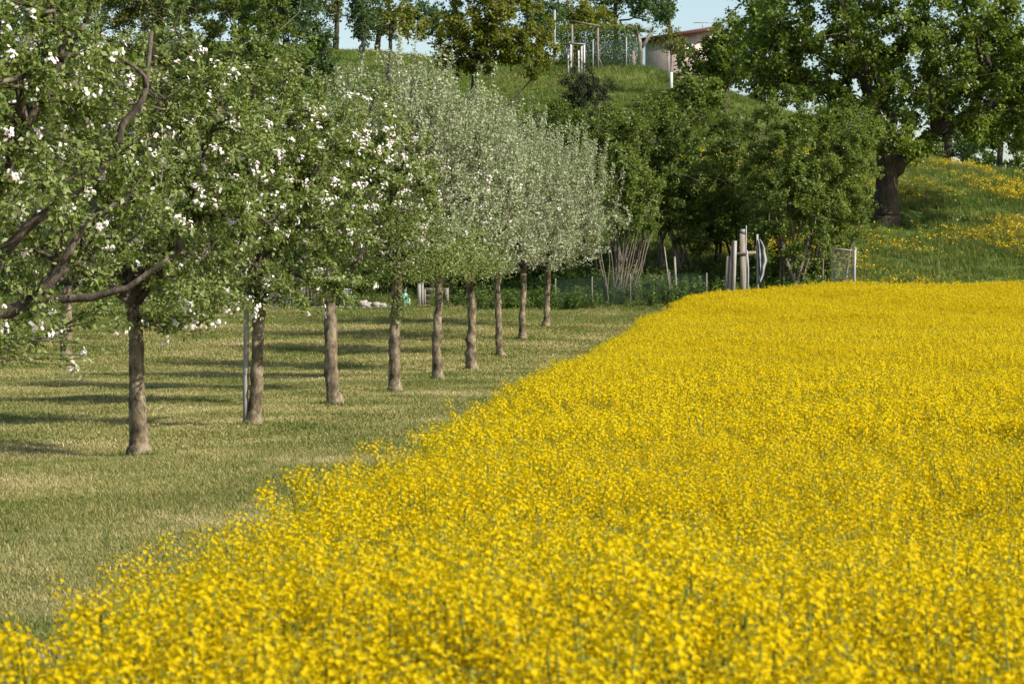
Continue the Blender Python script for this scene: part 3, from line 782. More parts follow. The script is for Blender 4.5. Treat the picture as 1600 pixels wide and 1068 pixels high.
# ------------------------------------------------------------------ rapeseed
def floret_ring(mb, c, axis, n, spread, hgt, size, mode, g):
    """a raceme of open florets around the stem tip c"""
    k = np.arange(n)
    u = (k + .5) / n
    az = k * 2.39996 + g.uniform(0, 6.28)
    rad = spread * (.35 + .75 * np.sin(u * math.pi * .62 + .25)) * g.uniform(.75, 1.15, n)
    zz = hgt * (1 - u) - hgt * .55
    up = axis / np.linalg.norm(axis)
    a = np.cross(up, (.3, 1, .1)); a /= np.linalg.norm(a); b = np.cross(up, a)
    rd = np.cos(az)[:, None] * a + np.sin(az)[:, None] * b
    P = c + rd * rad[:, None] + up * zz[:, None]
    N = rd * (.45 + u[:, None] * .7) + up * (1.05 - u[:, None] * .6) + g.normal(size=(n, 3)) * .25
    D = g.normal(size=(n, 3))
    mb.cur = 0
    s = size * g.uniform(.8, 1.2, n)
    if mode == 'petals':
        N = unit(N); D = unit(D - N * (D * N).sum(1, keepdims=True)); S = np.cross(D, N)
        for q in range(4):
            d = D * math.cos(q * math.pi / 2) + S * math.sin(q * math.pi / 2)
            mb.add(*leaf_quads(P, N + d * -.35, d + N * .3, s * .55, .95, .06))
    else:
        D = unit(D)
        mb.add(*leaf_quads(P - D * s[:, None] * .5, N, D, s, 1.0 if mode == 'square' else .9, .08))
    # unopened buds on top
    nb = {'petals': 7, 'square': 3, 'far': 1}[mode]
    mb.cur = 1
    Pb = c + up * hgt * .62 + g.normal(size=(nb, 3)) * spread * .22
    mb.add(*leaf_quads(Pb, g.normal(size=(nb, 3)), g.normal(size=(nb, 3)) * .4 + up, np.full(nb, size * (.55 if mode != 'far' else .8)), .6, .1))


def rape_plant(seed, mode, heads=None, link=False):
    g = np.random.default_rng(seed)
    H = g.uniform(1.02, 1.14)
    mb = MB()
    nh = heads or int(g.integers(10, 14) if mode == 'petals' else g.integers(9, 12))
    lean = g.normal(0, .05, 2)
    tops = [np.array([lean[0], lean[1], H])]
    side = 4 if mode == 'petals' else 3
    mb.cur = 1
    mb.tubes(np.array([[(0, 0, -.05), (lean[0] * .3, lean[1] * .3, H * .5), (lean[0], lean[1], H)]]), np.array([[.0055, .004, .002]]), side, cap=False)
    for k in range(nh - 1):
        z0 = g.uniform(.42, .8) * H; az = g.uniform(0, 6.28); ln = g.uniform(.07, .2)
        t = np.array([lean[0] + math.cos(az) * ln, lean[1] + math.sin(az) * ln, H * g.uniform(.80, 1.0)])
        s = np.array([lean[0] * z0 / H, lean[1] * z0 / H, z0])
        mid = (s + t) / 2 + np.array([math.cos(az), math.sin(az), -.3]) * .04
        mb.tubes(np.array([[s, mid, t]]), np.array([[.004, .003, .002]]), side, cap=False); tops.append(t)
    for t in tops:
        ax = np.array([t[0] * .6, t[1] * .6, 1.0])
        if mode == 'petals': floret_ring(mb, t, ax, int(g.integers(20, 28)), .030, .085, .0150, mode, g)
        elif mode == 'square': floret_ring(mb, t, ax, int(g.integers(15, 20)), .031, .085, .0185, mode, g)
        else: floret_ring(mb, t, ax, 11, .032, .085, .028, mode, g)
    # leaves and pods lower down
    n = {'petals': 16, 'square': 11, 'far': 6}[mode]
    mb.cur = 1
    z = g.uniform(.15, .82, n) * H; az = g.uniform(0, 6.28, n)
    d = np.stack([np.cos(az), np.sin(az), g.uniform(-.2, .7, n)], 1)
    mb.add(*leaf_quads(np.stack([lean[0] * z / H, lean[1] * z / H, z], 1) + d * .02, np.stack([-d[:, 0] * .4, -d[:, 1] * .4, np.ones(n)], 1), d, g.uniform(.07, .19, n) * (1.15 - z / H), .32, .10))
    return mb.build('rapeseed_plant', ['rape_petal', 'rape_green'], link=link)


protos = [rape_plant(300 + k, 'petals') for k in range(6)] + [rape_plant(320 + k, 'square') for k in range(6)] + [rape_plant(340 + k, 'far') for k in range(5)]
g = np.random.default_rng(77)


def rape_points(y0, y1, dens):
    n = int(dens * (y1 - y0) * 38)
    y = g.uniform(y0, y1, n); x = g.uniform(-6, 32, n)
    e = edge_x(y) + .10 * np.sin(y * 1.7) + .07 * np.sin(y * 4.1 + 1) + g.normal(0, .07, n)
    keep = (x > e) & (y < far_y(x) + g.normal(0, .12, n)) & (x < .19 * y + 5)
    # thinner spots
    f = np.sin(x * 1.9 + 2 * np.sin(y * .6)) * np.sin(y * 1.3 + x * .4)
    keep &= ~((f > .80) & (g.uniform(size=n) < .5))
    return np.stack([x[keep], y[keep]], 1)


near, mid, far = rape_points(-1.5, 17, 54), rape_points(17, 46, 50), rape_points(46, 107, 38)
XY = np.concatenate([near, mid, far])
idx = np.concatenate([g.integers(0, 6, len(near)), g.integers(6, 12, len(mid)), g.integers(12, 17, len(far))])
n = len(XY)
hs = 1 + .05 * np.sin(XY[:, 0] * .8 + XY[:, 1] * .23) + .03 * np.sin(XY[:, 1] * 1.1) + g.normal(0, .045, n)
ed = np.clip((XY[:, 0] - edge_x(XY[:, 1])) / .5, 0, 1)
hs *= (.90 + .10 * ed) * np.interp(XY[:, 1], [60, 100], [.97, 1.07])
rot = np.stack([g.normal(0, .07, n), g.normal(0, .07, n), g.uniform(0, 6.28, n)], 1)
scatter('rapeseed_field', np.column_stack([XY, G(XY[:, 0], XY[:, 1])]), rot, hs, idx, protos, 'dense flowering yellow rapeseed field filling the right half', 'rapeseed')

# single stalks that stand clear of the field edge
STALKLAB = ['rapeseed stalk at the field edge above the lower left corner', 'rapeseed stalk at the field edge, second of the lower left pair', 'rapeseed stalk at the lawn edge below the nearest whole trunk',
            'tallest single rapeseed stalk at the lawn edge below the staked tree', 'rapeseed stalk at the lawn edge below the third whole trunk', 'rapeseed stalk close right of another below the third whole trunk',
            'rapeseed stalk at the lawn edge below the fourth whole trunk', 'rapeseed stalk at the lawn edge below the fifth whole trunk', 'rapeseed stalk between the lower left pair', '', 'rapeseed stalk in the lower left corner', 'lower rapeseed stalk next to the tall one below the staked tree']
EDGEPX = [(165, 872), (250, 860), (322, 826), (412, 760), (478, 738), (508, 722), (548, 706), (702, 632), (232, 872), (1385, 437), (30, 990), (428, 772)]
for k, (px, py) in enumerate(EDGEPX):
    if py < 500:
        continue
    z = 1.14
    # the head's height over the lawn gives the distance
    t = (at(px, py, 1.0) - np.array([0, 0, CAM_Z]))
    y = (z - .0 - CAM_Z) / t[2]
    x = t[0] * y
    gg = np.random.default_rng(500 + k)
    root = empty('rapeseed_stalk', (x, y, float(G(x, y))), 0, STALKLAB[k], 'rapeseed', 'rapeseed stalks at the field edge')
    H = 1.12
    ln = gg.normal(0, .05, 2)
    sm_ = MB(); sm_.tube([(0, 0, -.04), (ln[0] * .3, ln[1] * .3, .55), (ln[0], ln[1], H)], [.008, .006, .003], 6)
    heads = [np.array([ln[0], ln[1], H])]
    for q in range(3):
        az = gg.uniform(0, 6.28); s0 = np.array([ln[0] * .7, ln[1] * .7, gg.uniform(.75, .9)]); t0 = s0 + np.array([math.cos(az) * .08, math.sin(az) * .08, gg.uniform(.14, .28)])
        sm_.tube([s0, (s0 + t0) / 2 + np.array([math.cos(az), math.sin(az), 0]) * .015, t0], [.004, .0035, .002], 5); heads.append(t0)
    sm_.build('stem', 'rape_green', root, smooth=True)
    for h_ in heads:
        fm = MB(); floret_ring(fm, h_, np.array([0, 0, 1.]), 20, .030, .085, .0155, 'petals', gg)
        fm.build('flower_head', ['rape_petal', 'rape_green'], root)
    lv = MB(); nl = 7; zz = gg.uniform(.2, .85, nl); az = gg.uniform(0, 6.28, nl); d = np.stack([np.cos(az), np.sin(az), np.full(nl, .4)], 1)
    lv.add(*leaf_quads(np.stack([ln[0] * zz, ln[1] * zz, zz], 1), np.tile([0, 0, 1.], (nl, 1)) + d * -.3, d, gg.uniform(.08, .16, nl), .35, .1)); lv.build('leaves', 'rape_green', root)


# ------------------------------------------------------------------ grass
def tuft(seed, n, rad, h, wd, mat, flat_=.5):
    g = np.random.default_rng(seed)
    a = g.uniform(0, 6.28, n); r = rad * np.sqrt(g.uniform(0, 1, n))
    base = np.stack([np.cos(a) * r, np.sin(a) * r, np.full(n, -.01)], 1)
    az = g.uniform(0, 6.28, n); tl = g.uniform(.1, flat_, n) * 1.5; L = h * g.uniform(.5, 1.15, n)
    d = np.stack([np.cos(az) * np.sin(tl), np.sin(az) * np.sin(tl), np.cos(tl)], 1)
    s = np.stack([-np.sin(az), np.cos(az), np.zeros(n)], 1) * (wd * g.uniform(.7, 1.3, n) / 2)[:, None]
    mid_ = base + d * (L * .55)[:, None]; tip = base + d * L[:, None] + np.stack([np.cos(az), np.sin(az), -np.ones(n) * .4], 1) * (L * .25)[:, None]
    V = np.stack([base - s, base + s, mid_ + s * .8, mid_ - s * .8, tip], 1)
    i = np.arange(n)[:, None] * 5
    mb = MB(); mb.add(V.reshape(-1, 3), i + np.array([0, 1, 2, 3]))
    mb.f.setdefault(3, []).append(i + np.array([3, 2, 4])); mb.mi.setdefault(3, []).append(np.zeros(n, int))
    return mb.build('grass_tuft', mat, link=False)


protos = [tuft(600 + k, 36, .08, .055, .0048, 'mown_grass', .95) for k in range(5)] + [tuft(610 + k, 26, .13, .075, .010, 'mown_grass', .8) for k in range(4)] + [tuft(620 + k, 24, .2, .09, .017, 'mown_grass', .8) for k in range(4)] \
    + [tuft(630 + k, 18, .07, .13, .007, 'meadow_grass', .5) for k in range(3)] + [tuft(650 + k, 12, .13, .08, .005, 'dry_hay', 1.3) for k in range(3)]
pts, ids = [], []
for y0, y1, dens, lo, hi in ((10, 36, 190, 0, 5), (36, 66, 85, 5, 9), (66, 116, 42, 9, 13), (10, 112, 3.5, 13, 16), (10, 80, 16, 16, 19), (99, 113, 22, 13, 16)):
    n = int(dens * (y1 - y0) * 34)
    y = g.uniform(y0, y1, n); x = g.uniform(-26, 8, n)
    k = (x < edge_x(y) + .25) & (x > -.2 * y - 2.5)
    if lo == 13 and y0 < 50: k &= (np.sin(x * 1.1 + 2 * np.sin(y * .35)) * np.sin(y * .45) > .35) | (y > 101)
    if lo == 16: k &= (np.sin(x * .8 + 1.7 * np.sin(y * .27 + 1)) * np.sin(y * .33 + x * .3) + g.normal(0, .35, n) > .25)
    pts.append(np.stack([x[k], y[k]], 1)); ids.append(g.integers(lo, hi, k.sum()))
for (tx, ty, tz) in SPOT:
    a = g.uniform(0, 6.28, 26); rr_ = g.uniform(.14, .42, 26); pts.append(np.stack([tx + np.cos(a) * rr_, ty + np.sin(a) * rr_], 1)); ids.append(g.integers(13, 16, 26))
XY = np.concatenate(pts); idx = np.concatenate(ids); n = len(XY)
scatter('orchard_grass', np.column_stack([XY, G(XY[:, 0], XY[:, 1])]), np.stack([np.zeros(n), np.zeros(n), g.uniform(0, 6.28, n)], 1), g.uniform(.7, 1.3, n), idx, protos,
        'short mown straw coloured grass of the orchard lawn', 'grass')

# meadow on the slope
protos = [tuft(640 + k, 30, .22, .34, .018, 'meadow_grass', .45) for k in range(5)]
n = 52000
y = 106.3 + 80 * g.uniform(0, 1, n) ** 1.5; x = g.uniform(-26, 40, n)
k = (np.abs(x) < .19 * y + 3) & ((x > edge_x(y) + .3) | (y > np.where(x < -1.5, 114.6, 111.5))) & (y > far_y(x) + .3)
XY = np.stack([x[k], y[k]], 1); n = len(XY)
scatter('meadow_grass', np.column_stack([XY, G(XY[:, 0], XY[:, 1])]), np.stack([g.normal(0, .1, n), g.normal(0, .1, n), g.uniform(0, 6.28, n)], 1), g.uniform(.6, 1.25, n), g.integers(0, 5, n), protos,
        'tall green meadow grass on the slope behind the field', 'grass')


def flower_tuft(seed, n, rad, h, size, mat):
    g = np.random.default_rng(seed); mb = MB()
    a = g.uniform(0, 6.28, n); r = rad * np.sqrt(g.uniform(0, 1, n))
    P = np.stack([np.cos(a) * r, np.sin(a) * r, h * g.uniform(.8, 1.15, n)], 1)
    mb.cur = 0
    N = np.array([.1, -.25, 1.]) + g.normal(size=(n, 3)) * .45
    for q in range(2):
        mb.add(*leaf_quads(P - np.array([size / 2, 0, 0]) + np.array([0, 0, .003 * q]), N, g.normal(size=(n, 3)), np.full(n, size), .95, .12))
    mb.cur = 1
    mb.tubes(np.stack([P * [.8, .8, 0], P], 1), np.full((n, 2), .003), 3, cap=False)
    return mb.build('flower_tuft', [mat, 'meadow_grass'], link=False)


n = 26000
y = g.uniform(107, 140, n); x = g.uniform(8, 34, n)
f = np.sin(x * .55 + 1.2 * np.sin(y * .33) + .6) + np.sin(y * .62 - x * .21) + .6 * np.sin(x * 1.7 + y * 1.1) + g.normal(0, .8, n)
k = (f > .75) & (y > far_y(x) + .5) & (x < .19 * y + 3)
XY = np.stack([x[k], y[k]], 1); m = len(XY)
n2 = 700; y2 = g.uniform(130, 175, n2); x2 = g.uniform(-16, 12, n2); f2 = np.sin(x2 * .7 + y2 * .3) + np.sin(y2 * .5); k2 = f2 > .7
XY = np.concatenate([XY, np.stack([x2[k2], y2[k2]], 1)]); m = len(XY)
scatter('buttercups', np.column_stack([XY, G(XY[:, 0], XY[:, 1])]), np.stack([np.zeros(m), np.zeros(m), g.uniform(0, 6.28, m)], 1), g.uniform(.7, 1.2, m), g.integers(0, 3, m),
        [flower_tuft(660 + q, 6, .18, .46, .050, 'buttercup') for q in range(3)], 'yellow buttercups sprinkled over the meadow slope', 'flowers')
n = 900
y = g.uniform(107, 142, n); x = g.uniform(8, 34, n); k = (y > far_y(x) + .5) & (np.sin(x * .4 + y * .2) + g.normal(0, .6, n) > .5)
XY = np.stack([x[k], y[k]], 1); m = len(XY)
scatter('seed_heads', np.column_stack([XY, G(XY[:, 0], XY[:, 1])]), np.stack([np.zeros(m), np.zeros(m), g.uniform(0, 6.28, m)], 1), g.uniform(.7, 1.2, m), g.integers(0, 2, m),
        [flower_tuft(670 + q, 2, .12, .46, .06, 'seed_head') for q in range(2)], 'pale seed heads standing in the meadow grass', 'flowers')

# weeds and nettles at the foot of the hedge and slope
leaf_mat('nettle_leaf', [(.0, (.05, .095, .018)), (.5, (.11, .17, .036)), (1, (.22, .26, .08))], .33, .5, .25, .3, 'instance')


def weed(seed):
    g = np.random.default_rng(seed); mb = MB()
    for s in range(5):
        b0 = g.normal(0, .12, 2); h = g.uniform(.35, .85); tp = b0 + g.normal(0, .08, 2)
        mb.tubes(np.array([[(b0[0], b0[1], 0), (tp[0], tp[1], h)]]), np.array([[.008, .003]]), 3, cap=False)
        n = 22; t = g.uniform(.15, 1.05, n)[:, None]
        P = np.array([*b0, 0]) * (1 - t) + np.array([*tp, h]) * t
        D = g.normal(size=(n, 3)) * [1, 1, .3]
        mb.add(*leaf_quads(P, np.array([0, 0, 1.]) + g.normal(size=(n, 3)) * .5, D, g.uniform(.07, .16, n), .5, .1))
    return mb.build('weed', 'nettle_leaf', link=False)


n = 5200
y = g.uniform(109.6, 116, n); x = g.uniform(-22, 12.5, n)
dens_ = np.where(x < -1.5, .04, .55) * np.where(y < 111, .5, 1)
k = (g.uniform(size=n) < dens_) & (y > far_y(x) + .8)
XY = np.stack([x[k], y[k]], 1); m = len(XY)
scatter('undergrowth', np.column_stack([XY, G(XY[:, 0], XY[:, 1])]), np.stack([g.normal(0, .1, m), g.normal(0, .1, m), g.uniform(0, 6.28, m)], 1), g.uniform(.4, 1.05, m), g.integers(0, 4, m),
        [weed(680 + q) for q in range(4)], 'weeds and nettles growing along the foot of the hedge', 'weeds')
#NEXT3

# ------------------------------------------------------------------ things by the orchard and the field
def post_pts(px0, py0, px1, py1, y):
    return at(px0, py0, y), at(px1, py1, y)


def local(root, p):
    return np.asarray(p) - np.array(root.location)


def wire_panel(a, b, h, step=.09, r=.003, a2=None, b2=None):
    """diagonal chain link wires between the bottom corners a, b and height h"""
    a = np.asarray(a, float); b = np.asarray(b, float); L = np.linalg.norm(b - a); u = (b - a) / L
    P = []
    n = int((L + h) / step)
    for k in range(1, n):
        s = k * step
        x0, z0 = (s, 0) if s <= L else (L, s - L)
        x1, z1 = (s - h, h) if s >= h else (0, s)
        for fl in (0, 1):
            X0, X1 = (L - x0, L - x1) if fl else (x0, x1)
            P.append([a + u * X0 + np.array([0, .004 * fl, z0]), a + u * X1 + np.array([0, .004 * fl, z1])])
    P = np.array(P)
    return MB().tubes(P, np.full(P.shape[:2], r), 3, cap=False)


# pale stake beside the second whole trunk
x, y, z = SPOT[2]
sx = (383.5 - 800) / FPX * (y - .05)
st = empty('tree_stake', (sx, y - .05, float(G(sx, y - .05))), 0, 'pale weathered wooden stake beside an apple trunk on the lawn', 'stake')
mb = MB(); mb.tube([(0, 0, -.2), (.0, 0, .6), (.012, 0, 1.3), (.015, 0, 2.05)], [.043, .042, .040, .038], 10); mb.build('post', 'stake_wood', st, smooth=False)
MB().tube([(.01, 0, 1.45), (.13, .02, 1.47)], .012, 6).build('tie', 'rubber', st)

# leaning grey planks at the field corner
y = 107.6
base = on_ground(1138, 462); by = y
c0 = at(1138, 452, by)
gz = float(G(c0[0], by))
pl = empty('plank_bundle', (c0[0], by, gz), 0, 'weathered planks standing upright and leaning together at the far field edge', 'planks')
for (x0, x1, top, wd, dy, mt) in ((1133, 1140, 400, 9, 0, 'weathered_wood'), (1139, 1147, 379, 8, -.05, 'weathered_wood'), (1145, 1149, 376, 5, -.1, 'stake_wood')):
    tp = at(x1, top, by + dy); bt = np.array([at(x0, 452, by + dy)[0], by + dy, gz - .1])
    MB().plank(local(pl, bt), local(pl, tp), wd / pxm(by), .05, up=(0, 1, 0), jitter=.01).build('plank', mt, pl)
# wooden post with cross bar
c0 = at(1163, 452, by); gz = float(G(c0[0], by))
po = empty('wooden_post', (c0[0], by, gz), 0, 'thick old wooden post with short cross bar right of the leaning planks', 'post')
MB().plank((-.02, 0, -.2), local(po, at(1160, 366, by)), .20, .14, up=(0, 1, 0), jitter=.02).build('post', 'weathered_wood', po)
MB().plank(local(po, at(1146, 397, by - .1)), local(po, at(1181, 394, by - .1)), .10, .045, up=(0, 1, 0)).build('cross_bar', 'weathered_wood', po)
MB().tube([local(po, at(1160, 364, by)), local(po, at(1160, 358, by))], [.09, .10], 8).build('post_cap', 'grey_sheet', po)
c0 = at(1168, 452, by - .25); gz = float(G(c0[0], by - .25))
ms = MB().tube([(c0[0], by - .25, gz - .1), at(1169, 420, by - .25), at(1167, 391, by - .25)], .035, 8).build('metal_stake', 'galvanised')
tag(ms, 'thin pale metal stake in front of the old wooden post', 'stake')
c0 = at(1165, 452, by + .5)
ms = MB().tube([(c0[0], by + .5, float(G(c0[0], by + .5)) - .1), at(1165.5, 400, by + .5), at(1166, 352, by + .5)], .022, 6).build('thin_rod', 'galvanised')
tag(ms, 'thin upright rod sticking up behind the old wooden post', 'rod')
# torn grey sheet hanging from a post
y = 109.0
c0 = at(1184, 452, y); gz = float(G(c0[0], y))
sh = empty('hanging_sheet', (c0[0], y, gz), 0, 'torn grey sheet hanging from a pale post in front of the hedge', 'sheet')
MB().tube([(0, 0, -.1), local(sh, at(1184, 410, y)), local(sh, at(1183, 366, y))], .045, 8).build('post', 'galvanised', sh)
gu, gv = np.meshgrid(np.linspace(0, 1, 9), np.linspace(0, 1, 16))
lft = np.interp(gv, [0, .3, .7, 1], [1184, 1186, 1188, 1185]); rgt = np.interp(gv, [0, .2, .5, .8, 1], [1188, 1195, 1198, 1193, 1189]) + .5 * np.sin(gv * 17)
V = np.array([at(l + (r_ - l) * u_, 374 + v_ * 68, y - .06 - .10 * math.sin(u_ * 9 + v_ * 3) - .03 * math.sin(v_ * 21)) for l, r_, u_, v_ in zip(lft.ravel(), rgt.ravel(), gu.ravel(), gv.ravel())])
i = np.arange(gu.size).reshape(gu.shape)
F = np.stack([i[:-1, :-1], i[:-1, 1:], i[1:, 1:], i[1:, :-1]], -1).reshape(-1, 4)
so = MB().add(V - np.array(sh.location), F).build('sheet', 'grey_sheet', sh, smooth=True)
sl = so.modifiers.new('thick', 'SOLIDIFY'); sl.thickness = .012

# wire gate at the meadow edge
y = 108.2
c0 = at(1335, 450, y); gz = float(G(c0[0], y))
ga = empty('wire_gate', (c0[0], y, gz), 0, 'grey metal gate frame with wire netting at the meadow edge', 'gate')
MB().tube([(0, 0, -.2), local(ga, at(1335, 420, y)), local(ga, at(1336, 389, y))], .055, 12).build('post', 'galvanised', ga, smooth=True)
MB().tube([local(ga, at(1336, 388.5, y)), local(ga, at(1336, 386.5, y))], [.062, .045], 12).build('post_cap', 'galvanised', ga)
MB().tube([local(ga, at(1334.5, 391.5, y)), local(ga, at(1298, 388, y + .2))], .026, 8).build('top_rail', 'stake_wood', ga)
MB().tube([local(ga, at(1333.5, 420, y)), local(ga, at(1304, 446, y + .2))], .022, 8).build('brace', 'dark_wood', ga)
a = local(ga, at(1298, 447, y + .2)); b_ = local(ga, at(1333.5, 447, y))
wire_panel(a, b_, 1.36, .075, .0035).build('netting', 'wire', ga)

# chain link fence along the hedge
y = 110.4
fx = [868, 925, 985, 1046, 1104]
c0 = on_ground(868, 462)
fe = empty('wire_fence', (at(985, 455, y)[0], y, float(G(at(985, 455, y)[0], y))), 0, 'low chain link fence in front of the hedge stems', 'fence')
bots = []
for px in fx:
    xx = (px - 800) / FPX * y; gz = float(G(xx, y)); bt = np.array([xx, y, gz]); bots.append(bt)
    MB().tube([local(fe, bt - [0, 0, .1]), local(fe, bt + [0, 0, 1.2])], .026, 8).build('post', 'weathered_wood', fe)
for a, b_ in zip(bots[:-1], bots[1:]):
    wire_panel(local(fe, a) + [0, -.035, .05], local(fe, b_) + [0, -.035, .05], 1.1, .085, .0032).build('netting', 'green_wire', fe)
# grey split log pole among the stems
for px0, px1, top, yy, lab in ((1056, 1054, 401, 110.9, 'short grey pole standing among the hedge stems'), (1047, 1038, 385, 111.2, 'thin bare leaning pole among the hedge stems')):
    bt = at(px0, 470, yy); bt[2] = float(G(bt[0], yy)) - .1
    tag(MB().tube([bt, (bt + at(px1, top, yy)) / 2 + [.02, 0, 0], at(px1, top, yy)], [.05, .045, .04] if px0 == 1056 else [.035, .03, .022], 8).build('pole', 'pale_bark'), lab, 'pole')

# ------------------------------------------------------------------ back of the orchard, left
y = 113.2


def base_at(px, yy):
    xx = (px - 800) / FPX * yy
    return np.array([xx, yy, float(G(xx, yy))])


# dark plank wall
c = base_at(497, y)
wl = empty('plank_wall', c, 0, 'dark grey vertical plank wall seen between the trunks', 'wall')
for k in range(14):
    p = base_at(465 + k * 5.1, y)
    MB().plank(local(wl, p) + [0, .01 * (k % 2), -.1], local(wl, p) + [random.uniform(-.01, .01), .01 * (k % 2), 1.25 + random.uniform(-.05, .05)], .122, .025, up=(0, 1, 0), jitter=.01).build('plank', 'dark_wood', wl)
for h in (.3, 1.0):
    MB().plank(local(wl, base_at(462, y)) + [0, .05, h], local(wl, base_at(534, y)) + [0, .05, h], .06, .04, up=(0, 1, 0)).build('rail', 'dark_wood', wl)
# pale double pole
for k, (px, top, lab) in enumerate(((453, 424, 'left one of two pale poles beside the bicycle'), (457.5, 422, 'right one of two pale poles beside the bicycle'))):
    p = base_at(px, y - .4)
    tag(MB().tube([p - [0, 0, .1], p + [0, 0, .7], at(px, top, y - .4)], .035, 8).build('pole', 'white_paint'), lab, 'pole', 'pale poles by the bicycle')
# bicycle leaning by the plank wall
c = base_at(418, y - .8)
bi = empty('bicycle', c, R(8), 'bicycle with a dark bag parked at the back of the orchard', 'bicycle')
for xw in (-.52, .52):
    th = np.linspace(0, 2 * math.pi, 29); ring = np.stack([xw + .33 * np.cos(th), th * 0, .34 + .33 * np.sin(th)], 1)
    wh = MB().tube(ring, .019, 8).build('tyre', 'rubber', bi, smooth=True)
    ring2 = np.stack([xw + .30 * np.cos(th), th * 0, .34 + .30 * np.sin(th)], 1)
    MB().tube(ring2, .011, 6).build('rim', 'galvanised', wh, smooth=True)
    sp = []
    for q in range(18):
        a = q * 2 * math.pi / 18
        sp.append([(xw, .02 * (-1) ** q, .34), (xw + .3 * math.cos(a), 0, .34 + .3 * math.sin(a))])
    MB().tubes(np.array(sp, float), np.full((18, 2), .0025), 3).build('spokes', 'galvanised', wh)
MB().tube([(-.52, 0, .34), (-.18, 0, .86), (.36, 0, .82), (-.08, 0, .32), (-.52, 0, .34)], .016, 8).tube([(-.08, 0, .32), (-.2, 0, .92)], .015, 8).build('frame', 'blue_paint', bi)
MB().tube([(.52, 0, .34), (.40, 0, .70), (.34, 0, .98)], .015, 8).build('fork', 'blue_paint', bi)
MB().tube([(.30, -.28, 1.02), (.38, -.1, 1.0), (.38, .1, 1.0), (.30, .28, 1.02)], .012, 8).build('handlebar', 'rubber', bi)
MB().plank((-.33, 0, .95), (-.05, 0, .96), .13, .05).build('saddle', 'rubber', bi)
MB().tube([(-.08, -.08, .18), (-.08, -.08, .32), (-.08, .08, .32), (-.08, .08, .46)], .012, 6).build('crank', 'galvanised', bi)
MB().box((.42, -.02, 1.16), (.34, .28, .30)).build('bag', 'navy_cloth', bi).modifiers.new('b', 'BEVEL').width = .06
# blue folding chair
c = base_at(543, y - .7)
ch = empty('folding_chair', c, R(25), 'pale blue folding chair behind the third whole trunk', 'chair')
MB().box((0, 0, .43), (.42, .40, .03)).build('seat', 'blue_paint', ch)
for zz in (.58, .70, .82): MB().box((0, .24, zz), (.42, .02, .075)).build('back_slat', 'blue_paint', ch)
for sx in (-.2, .2):
    MB().tube([(sx, -.22, 0), (sx, .0, .43), (sx, .23, .88)], .016, 6).build('leg', 'white_paint', ch)
    MB().tube([(sx * 1.1, .24, 0), (sx * 1.1, 0, .42)], .016, 6).build('leg', 'white_paint', ch)
# heap of stones
for k, (px, sz, lab) in enumerate(((567, .34, 'leftmost pale stone lying at the lawn edge'), (578, .26, 'small pale stone, second in the line at the lawn edge'), (588, .30, 'pale stone, third in the line at the lawn edge'), (598, .22, 'smallest pale stone beside the fourth whole trunk'))):
    gq = np.random.default_rng(900 + k); p = base_at(px, y - 1.0)
    bm_v = []; me = MB()
    th, ph = np.meshgrid(np.linspace(0, math.pi, 7), np.linspace(0, 2 * math.pi, 11)[:-1], indexing='ij')
    rr = sz * (1 + .22 * gq.normal(size=th.shape)); rr[0] = rr[0].mean(); rr[-1] = rr[-1].mean()
    V = np.stack([rr * np.sin(th) * np.cos(ph) * .7, rr * np.sin(th) * np.sin(ph) * .6, rr * np.cos(th) * .55 + sz * .3], -1)
    i = np.arange(70).reshape(7, 10)
    F = np.stack([i[:-1], np.roll(i[:-1], -1, 1), np.roll(i[1:], -1, 1), i[1:]], -1).reshape(-1, 4)
    tag(MB().add(V.reshape(-1, 3) + p, F).build('stone', 'stone', None, smooth=False), lab, 'stone', 'stones at the lawn edge')
# mint green garden bag with opening
c = base_at(630, y - .5)
bg_ = empty('garden_bag', c, 0, 'mint green garden waste bag behind the fourth whole trunk', 'bag')
th = np.linspace(0, 2 * math.pi, 17)[:-1]
V, rows = [], [(0, .20), (.08, .26), (.25, .27), (.40, .23), (.50, .16), (.54, .10)]
for hz, rd in rows:
    V.append(np.stack([rd * np.cos(th) * (1 + .08 * np.sin(th * 3 + hz * 9)), rd * .85 * np.sin(th), np.full(16, hz)], 1))
i = np.arange(96).reshape(6, 16)
F = np.stack([i[:-1], np.roll(i[:-1], -1, 1), np.roll(i[1:], -1, 1), i[1:]], -1).reshape(-1, 4)
MB().add(np.concatenate(V), F).build('body', 'mint_plastic', bg_, smooth=True)
MB().tube([(-.12, 0, .52), (-.07, 0, .64), (.07, 0, .64), (.12, 0, .52)], .014, 6).build('handle', 'mint_plastic', bg_)
for px, top, rad, mt, lab in ((627, 445, .022, 'weathered_wood', 'thin brown pole in front of the mint green bag'), (634, 449, .016, 'galvanised', 'thin grey rod behind the mint green bag')):
    p = base_at(px, y - .9 if px == 627 else y + .2)
    tag(MB().tube([p - [0, 0, .1], p + [0, 0, .5], at(px + .5, top, p[1])], rad, 6).build('pole', mt), lab, 'pole')
# compost frame of posts and boards
c = base_at(675, y)
co_ = empty('compost_frame', c, 0, 'wooden compost frame with pale posts behind the fifth whole trunk', 'frame')
for px, wd, top, mt in ((655, .14, 442, 'stake_wood'), (660, .10, 443, 'stake_wood'), (664, .07, 452, 'weathered_wood'), (698, .17, 450, 'weathered_wood')):
    p = base_at(px, y); MB().plank(local(co_, p) - [0, 0, .1], local(co_, at(px, top, y)), wd, .09, up=(0, 1, 0), jitter=.01).build('post', mt, co_)
for h in (.10, .35, .62):
    MB().plank(local(co_, base_at(661, y + .09)) + [0, 0, h], local(co_, base_at(700, y + .09)) + [0, 0, h], .16, .03, up=(0, 1, 0)).build('board', 'weathered_wood', co_)
